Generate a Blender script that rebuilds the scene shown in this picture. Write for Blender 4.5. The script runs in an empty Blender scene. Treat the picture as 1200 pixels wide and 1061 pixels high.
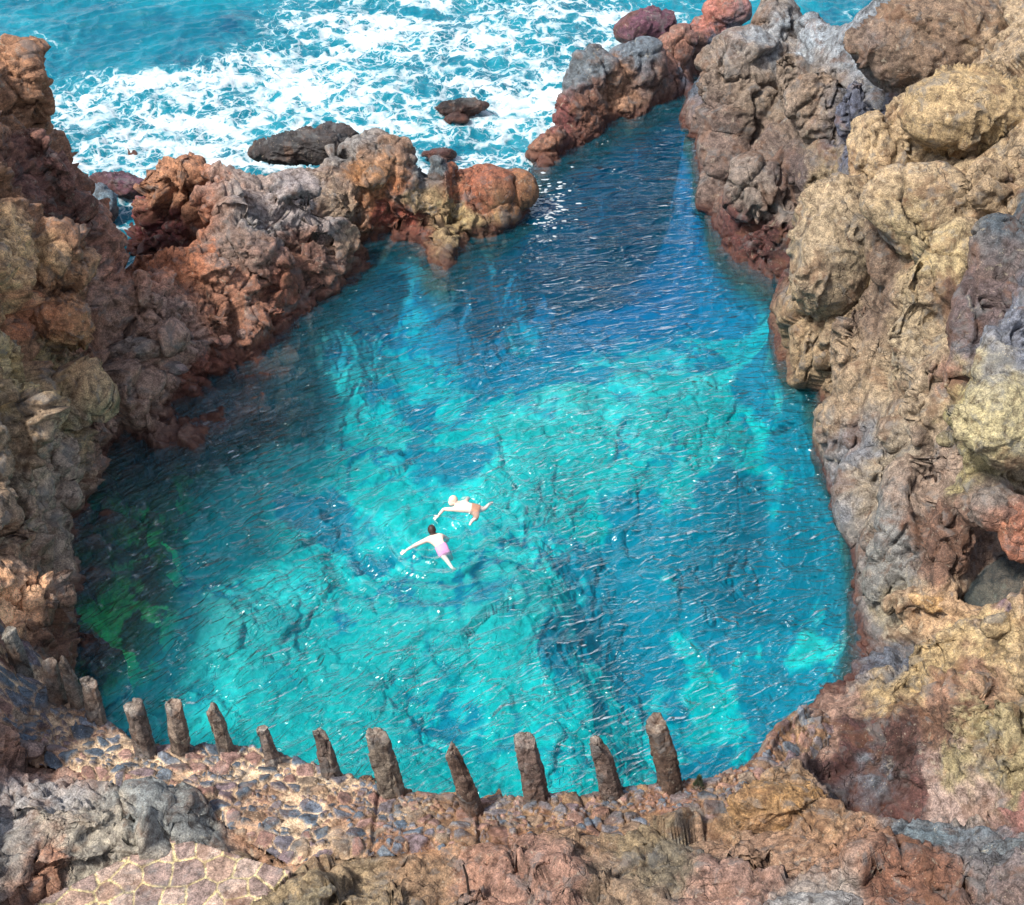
import bpy, bmesh, math, random
import numpy as np
from mathutils import Vector, Matrix, Euler, Quaternion, geometry
from mathutils.bvhtree import BVHTree

SC = bpy.context.scene
COL = SC.collection
R = math.radians
rng = np.random.default_rng(7)
random.seed(7)

# ------------------------------------------------------------------ camera
IW, IH = 1200.0, 1061.0
PITCH = R(40); FPX = 1791.0; CAMZ = 22.5
cp, sp = math.cos(PITCH), math.sin(PITCH)
CR = np.array([1., 0, 0]); CU = np.array([0, sp, cp]); CF = np.array([0, cp, -sp])
CPOS = np.array([0, 0, CAMZ])

def ray(px, py):
    return CR*((px-IW/2)/FPX) + CU*(-(py-IH/2)/FPX) + CF

def at(px, py, z=0.0):
    d = ray(px, py); t = (z-CAMZ)/d[2]
    return CPOS + d*t

# ------------------------------------------------------------------ noise
def _h(ix, iy, iz, seed):
    with np.errstate(over='ignore'):
        n = (ix.astype(np.uint32)*np.uint32(374761393) + iy.astype(np.uint32)*np.uint32(668265263)
             + iz.astype(np.uint32)*np.uint32(2147483647) + np.uint32((seed*974634777) & 0xffffffff))
        n = (n ^ (n >> np.uint32(13)))*np.uint32(1274126177)
        n = (n ^ (n >> np.uint32(16)))*np.uint32(2246822519)
        n = n ^ (n >> np.uint32(15))
    return n.astype(np.float32)/np.float32(4294967295.0)

def vnoise(p, seed=0):
    i = np.floor(p).astype(np.int64); f = (p-i).astype(np.float32)
    f = f*f*f*(f*(f*6-15)+10)
    out = 0
    for dx in (0, 1):
        wx = f[:, 0] if dx else 1-f[:, 0]
        for dy in (0, 1):
            wy = f[:, 1] if dy else 1-f[:, 1]
            for dz in (0, 1):
                wz = f[:, 2] if dz else 1-f[:, 2]
                out = out + wx*wy*wz*_h(i[:, 0]+dx, i[:, 1]+dy, i[:, 2]+dz, seed)
    return out*2-1

_RM = np.array(Euler((0.6, 0.9, 0.4)).to_matrix())
def fbm(p, scale, octv=4, seed=0, gain=.5, ridged=False):
    q = np.asarray(p, dtype=np.float64)/scale; a = 1.0; tot = 0; s = 0
    for o in range(octv):
        n = vnoise(q, seed+o*17)
        if ridged: n = 1-2*np.abs(n)
        s = s + a*n; tot += a; a *= gain; q = (q @ _RM.T)*2.03+3.7
    return s/tot

def voro(p, scale, seed=0, jit=.9, flat=False):
    """nearest cell: returns F1, F2 (in cell units), offset vector to centre, hash id"""
    q = np.asarray(p, dtype=np.float64)/scale
    N = len(q)
    F1 = np.full(N, 9., np.float32); F2 = np.full(N, 9., np.float32)
    off = np.zeros((N, 3), np.float32); idh = np.zeros(N, np.float32)
    i = np.floor(q).astype(np.int64); f = (q-i).astype(np.float32)
    for dx in (-1, 0, 1):
        for dy in (-1, 0, 1):
            for dz in ((0,) if flat else (-1, 0, 1)):
                cx, cy, cz = i[:, 0]+dx, i[:, 1]+dy, (i[:, 2]+dz)*(0 if flat else 1)
                ox = dx+.5+(_h(cx, cy, cz, seed)-.5)*jit-f[:, 0]
                oy = dy+.5+(_h(cx, cy, cz, seed+1)-.5)*jit-f[:, 1]
                oz = np.zeros_like(ox) if flat else dz+.5+(_h(cx, cy, cz, seed+2)-.5)*jit-f[:, 2]
                d = np.sqrt(ox*ox+oy*oy+oz*oz)
                m = d < F1
                F2 = np.where(m, F1, np.minimum(F2, d)); F1 = np.where(m, d, F1)
                off[m, 0] = -ox[m]; off[m, 1] = -oy[m]; off[m, 2] = -oz[m]
                idh[m] = _h(cx[m], cy[m], cz[m], seed+5)
    return F1, F2, off, idh

def frac(x): return x-np.floor(x)
def sstep(a, b, x):
    t = np.clip((x-a)/(b-a), 0, 1); return t*t*(3-2*t)

def facets(p, scale, amp, seed, crack=.5, cw=.12):
    """tilted flat facets with cracks between them, as fractured rock"""
    F1, F2, off, idh = voro(p, scale, seed)
    a = frac(idh*71.3)*6.283; b = frac(idh*313.7)*2-1; r = np.sqrt(1-b*b)
    g = np.stack([r*np.cos(a), r*np.sin(a), b], 1)
    d = (idh-.5)*.9+(off*g).sum(1)*1.25
    c = 1-sstep(0, cw, F2-F1)
    return amp*(d-crack*c)

# ------------------------------------------------------------------ helpers
def srgb(h):
    h = h.lstrip('#'); v = [int(h[i:i+2], 16)/255 for i in (0, 2, 4)]
    return np.array([c/12.92 if c <= .04045 else ((c+.055)/1.055)**2.4 for c in v])

def mesh_np(name, verts, faces, mat=None, parent=None, smooth=True):
    me = bpy.data.meshes.new(name)
    verts = np.asarray(verts, np.float32); faces = np.asarray(faces, np.int32)
    me.vertices.add(len(verts)); me.vertices.foreach_set('co', verts.ravel())
    k = faces.shape[1]
    me.loops.add(faces.size); me.loops.foreach_set('vertex_index', faces.ravel())
    me.polygons.add(len(faces))
    me.polygons.foreach_set('loop_start', np.arange(len(faces), dtype=np.int32)*k)
    me.polygons.foreach_set('loop_total', np.full(len(faces), k, np.int32))
    if smooth: me.polygons.foreach_set('use_smooth', np.ones(len(faces), bool))
    me.update(calc_edges=True); me.validate()
    if mat: me.materials.append(mat)
    o = bpy.data.objects.new(name, me); COL.objects.link(o)
    if parent: o.parent = parent
    return o

def set_col(o, col, name='Col'):
    a = o.data.attributes.new(name, 'FLOAT_COLOR', 'POINT')
    c = np.ones((len(o.data.vertices), 4), np.float32); c[:, :3] = col
    a.data.foreach_set('color', c.ravel())

def set_f(o, v, name):
    a = o.data.attributes.new(name, 'FLOAT', 'POINT'); a.data.foreach_set('value', np.asarray(v, np.float32))

def get_v(me):
    v = np.empty(len(me.vertices)*3, np.float32); me.vertices.foreach_get('co', v); return v.reshape(-1, 3)
def get_n(me):
    v = np.empty(len(me.vertices)*3, np.float32); me.vertex_normals.foreach_get('vector', v); return v.reshape(-1, 3)

def tag(o, label, cat, group=None):
    o['label'] = label; o['category'] = cat
    if group: o['group'] = group
    return o
def struct(o, kind='structure'):
    o['kind'] = kind; return o

def seg_dist(P, poly, closed=True):
    """distance of 2-D points P to a polyline"""
    A = np.array(poly, float); B = np.roll(A, -1, 0)
    if not closed: A = A[:-1]; B = B[:-1]
    best = np.full(len(P), 1e9)
    for a, b in zip(A, B):
        ab = b-a; t = np.clip(((P-a) @ ab)/max(ab @ ab, 1e-9), 0, 1)
        d = np.hypot(*(P-a-t[:, None]*ab).T); best = np.minimum(best, d)
    return best
def inside(P, poly):
    A = np.array(poly, float); B = np.roll(A, -1, 0); r = np.zeros(len(P), bool)
    for a, b in zip(A, B):
        c = (a[1] > P[:, 1]) != (b[1] > P[:, 1])
        with np.errstate(divide='ignore', invalid='ignore'):
            x = (b[0]-a[0])*(P[:, 1]-a[1])/(b[1]-a[1])+a[0]
        r ^= c & (P[:, 0] < x)
    return r

# ------------------------------------------------------------------ layout
# shoreline of the rock pool (photo pixel -> world point at water level)
SHORE = [(72,768),(74,700),(80,640),(84,600),(104,560),(136,520),(165,500),(200,480),(240,450),(272,430),(330,395),
 (372,366),(384,340),(400,320),(412,300),(428,284),(455,276),(482,276),(498,286),(508,306),(524,318),(536,300),(552,280),
 (580,265),(602,246),(606,240),(620,222),(643,197),(672,176),(704,163),(730,142),(752,132),(775,118),(800,108)]
RSHORE = [(812,118),(806,150),(814,190),(822,225),(832,255),(848,285),(872,312),(905,330),(930,328),(920,345),(914,372),
 (926,408),(944,440),(956,480),(972,530),(985,560),(996,605),(1004,650),(1006,690),(1004,730),(990,775),(972,806)]
# top edge of the built ledge (height .9 m)
LEDGE = [(930,826),(898,852),(882,886),(830,905),(780,908),(730,914),(690,920),(640,927),(575,930),(520,924),(470,920),(430,908),
 (390,892),(340,878),(300,868),(240,868),(200,872),(160,862),(130,840),(112,824),(92,808),(70,788),(52,774)]
ZL = .9
P_rock = [at(x, y, 0)[:2] for x, y in SHORE+RSHORE]
P_ledge = [at(x, y, ZL)[:2] for x, y in LEDGE]
POOL = P_rock+P_ledge

# land heights: (px, py, z); crest points also get a hidden base behind them
CREST = [(-160,-10,9),(-60,30,7.8),(0,68,7.0),(30,105,6.4),(50,160,5.6),(76,196,4.8),(88,228,4.0),(104,246,3.3),(116,292,2.2)]
CREST2 = [(180,190,2.1),(225,184,2.8),(270,202,2.7),(300,198,2.4),(340,196,2.2),(370,190,2.2),(405,166,2.7),(440,158,2.9),
 (472,168,2.7),(490,192,1.7),(516,200,1.3),(545,200,1.4),(575,206,1.1),(594,206,1.3),(612,186,1.3),(640,150,1.1),(662,100,1.5),
 (680,76,1.7),(705,62,1.8),(735,58,1.7),(768,48,1.5),(795,28,1.5),(830,8,1.8),(862,-24,3.0),(900,-50,5.2),(960,-40,6.0),
 (1030,-70,7.5),(1110,-90,8),(1250,-90,9)]
HP = []
for i, c in enumerate(CREST): HP.append((*at(*c)[:2], c[2]))
for i, c in enumerate(CREST2): HP.append((*at(*c)[:2], c[2]))
for c in CREST:
    w = at(*c); HP.append((w[0]+1.1, w[1]+2.2, -2))
for c in CREST2:
    w = at(*c); HP.append((w[0]-.3, w[1]+1.0+.5*c[2], -2))
LAND = """-160 300 10,-160 600 7,-60 200 8.5,-60 450 6.8,-60 700 3.6,0 200 6.9,50 250 5.4,0 300 6.7,60 330 5.2,108 330 3.0,0 380 6.2,
92 385 4.4,0 430 5.3,60 425 4.5,108 430 3.2,0 500 4.6,60 500 3.6,118 480 2.0,132 515 .8,0 590 3.4,50 590 2.3,76 606 1.0,0 660 2.6,
46 655 1.7,66 655 .8,0 720 1.8,30 740 1.9,58 740 1.5,0 742 2.0,62 700 .9,
150 212 -.3,150 250 -.1,145 285 .1,178 258 .2,122 305 1.0,130 230 -.2,
182 225 1.7,200 280 2.3,142 318 2.0,132 370 2.2,200 340 2.1,262 258 2.5,330 250 2.1,300 320 1.4,240 380 1.2,180 420 1.3,140 450 1.4,
380 220 1.9,384 290 .9,440 215 1.9,446 252 .7,510 235 1.1,350 345 .6,196 462 .5,268 410 .5,312 288 1.6,160 480 .7,516 285 .5,
640 176 .4,700 130 .8,760 92 .8,790 75 .9,665 150 .5,
830 60 1.6,836 100 1.9,832 150 1.9,846 200 2.2,862 250 1.6,895 292 1.0,900 60 3.6,900 140 3.6,915 210 3.3,880 10 3.2,950 50 3.5,
1000 30 4.4,1000 -20 6.2,960 -20 5.5,1030 0 6.0,1000 0 5.7,930 0 4.6,960 5 4.9,940 95 4.0,990 110 4.2,980 170 4.0,960 225 3.7,940 275 2.6,1010 200 5.0,1050 100 5.8,1090 50 6.3,1090 -10 7,1150 140 6.6,
1200 60 7.6,1200 200 7.0,1080 220 5.9,1150 250 6.0,985 250 4.4,945 320 2.6,980 300 4.2,930 390 1.6,1040 345 4.4,1100 300 5.4,
1200 330 6.6,955 450 1.3,1000 420 2.6,1050 430 3.5,1120 380 4.8,1120 470 3.9,1080 505 2.7,1010 505 1.7,976 525 .6,1200 450 5.6,
1150 520 4.2,1200 560 4.4,1040 560 2.6,1002 590 1.1,1100 560 2.8,1130 600 2.8,1040 640 2.0,1014 680 .6,1090 680 1.9,1160 640 2.2,
1200 600 3.2,1160 690 1.1,1200 680 1.2,1060 705 1.2,1026 705 .5,1020 760 .35,1050 770 .6,996 795 .3,940 850 .8,
1062 805 1.9,1100 772 2.2,1140 742 2.4,1200 722 2.7,1100 725 1.3,1030 835 1.0,1000 850 .8,975 870 .6,950 893 .3,1000 938 .2,1050 972 .2,1060 850 1.4,1060 900 .9,1080 950 .6,962 905 1.1,1012 955 1.6,1062 985 1.9,
1130 860 2.0,1170 820 2.2,1200 850 2.9,1130 935 1.3,1200 950 2.6,1140 970 1.0,
1300 0 9.5,1300 300 8.5,1300 560 6.5,1300 760 4.5,1300 950 4.5,1420 400 10,
900 930 1.3,930 935 1.35,870 960 1.3,950 990 1.9,1050 985 2.0,1130 988 2.2,1200 1005 2.6,900 1040 2.2,1050 1050 2.7,1150 1050 2.9,
800 1000 1.5,700 1020 1.5,800 1061 2.2,600 1030 1.5,500 1040 1.5,400 1035 1.6,450 1070 2.0,340 1065 1.9,
0 800 1.2,40 810 1.08,100 855 .96,0 880 1.3,100 900 1.1,200 905 1.0,300 920 1.0,400 945 1.05,500 965 1.1,600 965 1.1,700 965 1.1,
800 945 1.08,845 915 1.0,0 930 1.7,60 950 2.0,150 960 1.6,230 962 1.4,0 1000 2.2,100 1005 1.8,40 1035 1.8,-60 1000 2.5,
210 985 1.45,140 1045 1.5,320 1020 1.3,250 1061 1.5,100 1150 1.6,300 1150 1.7,-60 1150 3,600 1180 3,900 1180 3.6,1200 1180 4.5,
-60 820 1.4,-60 780 1.5,0 765 1.35,30 768 1.2,-60 900 2.2,1350 1150 5.5"""
for t in LAND.replace('\n', '').split(','):
    x, y, z = map(float, t.split()); HP.append((*at(x, y, z)[:2], z))
nland = len(HP)
for (x, y) in P_rock: HP.append((x, y, .02))
for (x, y) in P_ledge: HP.append((x, y, ZL))
# far sea floor
for x in range(-40, 41, 8): HP.append((x, 75, -3)); HP.append((x, 62, -3))
for x in range(-14, 15, 4): HP.append((x, 56, -3))
for x, y in [(-40,5),(0,4),(40,5),(20,5),(-20,5)]: HP.append((x, y, 5))
HP.append((-34, 48, -3)); HP.append((40, 30, 11)); HP.append((-34, 25, 10)); HP.append((36, 50, 10)); HP.append((30,58,5))
HP = np.array(HP)
# ------ delaunay interpolation onto a grid
GX0, GX1, GY0, GY1, GS = -30., 34., 6., 72., .1
gx = np.arange(GX0, GX1+GS/2, GS); gy = np.arange(GY0, GY1+GS/2, GS)
nx, ny = len(gx), len(gy)
vs2 = [Vector((float(a), float(b))) for a, b in HP[:, :2]]
res = geometry.delaunay_2d_cdt(vs2, [], [], 0, 1e-4)
dv = np.array([[v.x, v.y] for v in res[0]]); dz = np.array([HP[o[0], 2] if o else 0 for o in res[3]])
HG = np.zeros((ny, nx))
for tri in res[2]:
    a, b, c = dv[tri[0]], dv[tri[1]], dv[tri[2]]
    x0, x1 = sorted((a[0], b[0], c[0]))[0::2]; y0, y1 = sorted((a[1], b[1], c[1]))[0::2]
    i0, i1 = max(0, int((x0-GX0)/GS)), min(nx-1, int((x1-GX0)/GS)+1); j0, j1 = max(0, int((y0-GY0)/GS)), min(ny-1, int((y1-GY0)/GS)+1)
    if i1 < i0 or j1 < j0: continue
    X, Y = np.meshgrid(gx[i0:i1+1], gy[j0:j1+1])
    den = (b[1]-c[1])*(a[0]-c[0])+(c[0]-b[0])*(a[1]-c[1])
    if abs(den) < 1e-9: continue
    l1 = ((b[1]-c[1])*(X-c[0])+(c[0]-b[0])*(Y-c[1]))/den; l2 = ((c[1]-a[1])*(X-c[0])+(a[0]-c[0])*(Y-c[1]))/den
    l3 = 1-l1-l2; m = (l1 > -1e-6) & (l2 > -1e-6) & (l3 > -1e-6)
    Z = l1*dz[tri[0]]+l2*dz[tri[1]]+l3*dz[tri[2]]
    HG[j0:j1+1, i0:i1+1][m] = Z[m]
def blur(A, n):
    for _ in range(n):
        B = np.pad(A, 1, mode='edge'); A = (B[:-2, 1:-1]+B[2:, 1:-1]+2*A)/4
        B = np.pad(A, 1, mode='edge'); A = (B[1:-1, :-2]+B[1:-1, 2:]+2*A)/4
    return A
GXX, GYY = np.meshgrid(gx, gy); GP = np.stack([GXX.ravel(), GYY.ravel()], 1)
DP = seg_dist(GP, POOL).reshape(ny, nx); INP = inside(GP, POOL).reshape(ny, nx)
DL = seg_dist(GP, P_ledge, closed=False).reshape(ny, nx)
HG = blur(HG, 8)
# pool floor by distance from the shore
SHELF = [at(x, y, 0)[:2] for x, y in [(60,790),(70,600),(130,500),(260,425),(370,350),(392,420),(372,470),(290,505),(225,545),(212,600),(214,680),(180,735),(120,790)]]
DSH = np.where(inside(GP, SHELF), seg_dist(GP, SHELF), 0).reshape(ny, nx)
far = sstep(30, 44, GYY)
q3 = np.stack([GP[:, 0], GP[:, 1], GP[:, 0]*0], 1)
und = fbm(q3, 3.2, 3, 41).reshape(ny, nx)
def spot(px, py, r):
    c = at(px, py, -2.3)[:2]; return np.exp(-((GXX-c[0])**2+((GYY-c[1])*.8)**2)/(r*r))
eastside = sstep(2, 7, GXX-.10*(GYY-25))
dep = 1.75+far*3.6+und*.7+eastside*.9
for px, py, r, a in [(720,620,1.6,1.0),(730,720,1.3,1.2),(760,800,1.8,1.0),(820,850,1.6,1.0),(600,450,1.6,.9),(560,880,1.6,.6),(520,840,1.0,.6),
                     (420,640,1.2,.5),(960,620,1.5,1.2),(880,640,1.6,.9),(640,950,1.5,.6),(300,620,1.6,.3),(490,490,1.6,.7),(870,780,1.0,.7),(940,560,1.5,1.0)]:
    dep += a*spot(px, py, r)
for px, py, r, a in [(650,520,2.6,.8),(860,440,2.0,1.0),(930,770,.9,1.2),(560,760,2.2,.5),(300,720,2,.4),(780,480,2,.6),(470,560,1.6,.4),(860,560,1.4,.5)]:
    dep -= a*spot(px, py, r)
dep = np.maximum(dep, .8)
prof = 1-np.exp(-DP/(.9-.6*sstep(-1, 4, GXX)))
bed = -(dep*prof+.03)
ws = sstep(0, .7, DSH); shelfz = -(.10+.45*sstep(.3, 3.0, DP)+.12*und); shelfz = np.where(DP < .3, -.10, shelfz)
upg = sstep(24.0, 27.0, GYY); shelfz = shelfz*(1-upg)+(-.05-.10*sstep(0, 2.5, DP)+.05*und)*upg
bed = bed*(1-ws)+shelfz*ws
nearl = DL < DP+.06
wall = np.where(nearl, ZL-(ZL+1.4)*sstep(.0, .22, DP), 9)
bed = np.where(nearl, np.minimum(bed-.9*np.exp(-DP), wall), bed)
HG = np.where(INP, bed, HG)
HG = np.where(INP & ~nearl, np.minimum(HG, .0), HG)
HG = blur(HG, 1)

def hz(x, y):
    fx = np.clip((np.asarray(x)-GX0)/GS, 0, nx-1.001); fy = np.clip((np.asarray(y)-GY0)/GS, 0, ny-1.001)
    i = fx.astype(int); j = fy.astype(int); u = fx-i; v = fy-j
    return (HG[j, i]*(1-u)+HG[j, i+1]*u)*(1-v)+(HG[j+1, i]*(1-u)+HG[j+1, i+1]*u)*v

def surf(px, py, zadd=0):
    """first point of the base surface along the sight line of a photo pixel"""
    d = ray(px, py); t = np.arange(12, 75, .03); P = CPOS+d*t[:, None]
    k = np.argmax(P[:, 2] < hz(P[:, 0], P[:, 1])+zadd)
    return P[k], t[k]

# ------------------------------------------------------------------ materials
def newmat(name):
    m = bpy.data.materials.new(name); m.use_nodes = True; nt = m.node_tree; nt.nodes.clear()
    return m, nt
class NB:
    def __init__(s, nt): s.nt = nt
    def n(s, typ, props=None, **inp):
        nd = s.nt.nodes.new(typ)
        for k, v in (props or {}).items(): setattr(nd, k, v)
        for k, v in inp.items():
            key = k.replace('_', ' ')
            sock = nd.inputs[int(k[1:])] if (k[0] == 'i' and k[1:].isdigit()) else nd.inputs[key]
            if isinstance(v, bpy.types.NodeSocket): s.nt.links.new(v, sock)
            else: sock.default_value = v
        return nd
    def math(s, op, a, b=0.0, clamp=False):
        nd = s.nt.nodes.new('ShaderNodeMath'); nd.operation = op; nd.use_clamp = clamp
        for i, v in enumerate((a, b)):
            if isinstance(v, bpy.types.NodeSocket): s.nt.links.new(v, nd.inputs[i])
            else: nd.inputs[i].default_value = v
        return nd.outputs[0]
    def mix(s, fac, a, b, blend='MIX'):
        nd = s.nt.nodes.new('ShaderNodeMix'); nd.data_type = 'RGBA'; nd.blend_type = blend
        for i, v in ((0, fac), (6, a), (7, b)):
            if isinstance(v, bpy.types.NodeSocket): s.nt.links.new(v, nd.inputs[i])
            else: nd.inputs[i].default_value = v if i == 0 else (*v[:3], 1)
        return nd.outputs[2]
    def ramp(s, fac, pts, interp='LINEAR'):
        nd = s.nt.nodes.new('ShaderNodeValToRGB'); cr = nd.color_ramp; cr.interpolation = interp
        while len(cr.elements) < len(pts): cr.elements.new(.5)
        for e, (p, c) in zip(cr.elements, pts):
            e.position = p; e.color = (c, c, c, 1) if isinstance(c, (int, float)) else (*c[:3], 1)
        s.nt.links.new(fac, nd.inputs[0]); return nd.outputs[0]
    def noise(s, vec, scale, detail=4, rough=.55, dist=0.0):
        nd = s.n('ShaderNodeTexNoise', None, Vector=vec, Scale=scale, Detail=detail, Roughness=rough, Distortion=dist); return nd.outputs[0]
    def voro(s, vec, scale, feature='F1', rand=1.0):
        nd = s.n('ShaderNodeTexVoronoi', {'feature': feature}, Vector=vec, Scale=scale, Randomness=rand); return nd

def rock_material(name, attr=True, base=(.2,.17,.13), wet=True, detail=1.0):
    m, nt = newmat(name); b = NB(nt)
    geo = b.n('ShaderNodeNewGeometry'); pos = geo.outputs['Position']
    col = b.n('ShaderNodeAttribute', {'attribute_name': 'Col'}).outputs['Color'] if attr else None
    if col is None: col = b.n('ShaderNodeRGB').outputs[0]; col.default_value = (*base, 1)
    n1 = b.noise(pos, 1.3, 6, .6, .6); n2 = b.noise(pos, 6.0, 6, .65, .3); n3 = b.noise(pos, 34.0, 4, .7)
    # tonal mottling of the stone itself
    c = b.mix(1.0, col, b.ramp(n2, [(.33, (.34,.29,.27)), (.5, (1,1,1)), (.66, (1.6,1.56,1.5))]), 'MULTIPLY')
    c = b.mix(1.0, c, b.ramp(n3, [(.34, .50), (.5, 1.0), (.66, 1.55)]), 'MULTIPLY')
    zz_ = b.n('ShaderNodeSeparateXYZ', None, Vector=pos).outputs['Z']
    uwf = b.ramp(b.math('MULTIPLY', zz_, -1.0), [(.25, 0), (.8, 1)])
    smooth_bed = b.mix(1.0, col, b.ramp(n2, [(.3, (.75,.78,.80)), (.7, (1.15,1.12,1.1))]), 'MULTIPLY')
    # rusty and blue-grey patches
    c = b.mix(b.math('MULTIPLY', b.ramp(n1, [(.54, 0), (.62, 1)]), .40), c, (.15,.070,.035))
    n4 = b.noise(pos, 2.1, 5, .6, .8)
    c = b.mix(b.math('MULTIPLY', b.ramp(n4, [(.54, 0), (.64, 1)]), .50), c, (.13,.135,.135))
    # pale flecks (barnacles, lichen, salt)
    v = b.voro(pos, 16.0).outputs['Distance']; n5 = b.noise(pos, 3.0, 3)
    fl = b.math('MULTIPLY', b.ramp(v, [(.10, 1), (.20, 0)]), b.ramp(n5, [(.5, 0), (.62, 1)]))
    vs_ = b.n('ShaderNodeMapping', None, Vector=pos, Scale=(1, 1, .35)).outputs[0]
    c = b.mix(b.math('MULTIPLY', b.ramp(b.noise(vs_, 2.6, 7, .7, 1.2), [(.56, 0), (.64, 1)]), .62), c, (.035,.024,.018))
    c = b.mix(b.math('MULTIPLY', b.ramp(b.noise(pos, 4.5, 7, .72, .5), [(.60, 0), (.67, 1)]), .5), c, (.42,.37,.28))
    c = b.mix(b.math('MULTIPLY', fl, .65), c, (.50,.42,.30))
    c = b.mix(uwf, c, smooth_bed)
    # pits
    v2 = b.voro(pos, 9.0).outputs['Distance']; n6 = b.noise(pos, 2.3, 3)
    pit = b.math('MULTIPLY', b.ramp(v2, [(.08, 1), (.2, 0)]), b.ramp(n6, [(.54, 0), (.64, 1)]))
    # fine cracks
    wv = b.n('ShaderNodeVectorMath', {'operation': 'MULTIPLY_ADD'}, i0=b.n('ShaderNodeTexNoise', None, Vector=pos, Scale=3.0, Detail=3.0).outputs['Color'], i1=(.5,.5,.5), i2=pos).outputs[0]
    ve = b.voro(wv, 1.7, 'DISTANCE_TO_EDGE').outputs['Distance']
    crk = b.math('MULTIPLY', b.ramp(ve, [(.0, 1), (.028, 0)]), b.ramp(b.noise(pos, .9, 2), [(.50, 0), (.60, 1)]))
    c = b.mix(b.math('MULTIPLY', b.math('MULTIPLY', crk, .30), b.math('SUBTRACT', 1.0, uwf)), c, (.022,.016,.013))  # crease shade painted dark into the colour along the cracks
    rough = b.ramp(n2, [(.3, .62), (.7, .92)])
    # wet, alga-covered band near the water level
    z = b.n('ShaderNodeSeparateXYZ', None, Vector=pos).outputs['Z']
    if wet:
        wn = b.math('ADD', z, b.math('MULTIPLY', b.math('SUBTRACT', b.noise(pos, .8, 4), .5), -1.1))
        wf = b.ramp(wn, [(.12, 1), (.45, 0)])
        alg = b.mix(b.ramp(b.noise(pos, 7.0, 5, .7), [(.35, 0), (.65, 1)]), (.035,.009,.008), (.105,.040,.024))
        under = b.ramp(b.math('MULTIPLY', z, -1.0), [(.3, 0), (.8, 1)])   # below water the attribute colour returns
        wf2 = b.math('MULTIPLY', wf, b.math('SUBTRACT', 1.0, under))
        c = b.mix(b.math('MULTIPLY', wf2, .88), c, alg)
        rough = b.math('SUBTRACT', rough, b.math('MULTIPLY', wf2, .40), True)
    h = b.math('ADD', b.math('MULTIPLY', n2, .75), b.math('MULTIPLY', n3, .42))
    h = b.math('ADD', h, b.math('MULTIPLY', b.noise(pos, 95.0, 3, .7), .12))
    h = b.math('SUBTRACT', h, b.math('MULTIPLY', crk, .5)); h = b.math('SUBTRACT', h, b.math('MULTIPLY', pit, .5))
    h = b.math('ADD', h, b.math('MULTIPLY', fl, .10))
    bp = b.n('ShaderNodeBump', None, Strength=.75*detail, Distance=.12, Height=h)
    bs = b.n('ShaderNodeBsdfPrincipled', None, Base_Color=c, Roughness=rough, Normal=bp.outputs[0])
    bs.inputs['Specular IOR Level'].default_value = .35
    b.n('ShaderNodeOutputMaterial', None, Surface=bs.outputs[0])
    return m
M_ROCK = rock_material('weathered_lava_rock')

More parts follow.
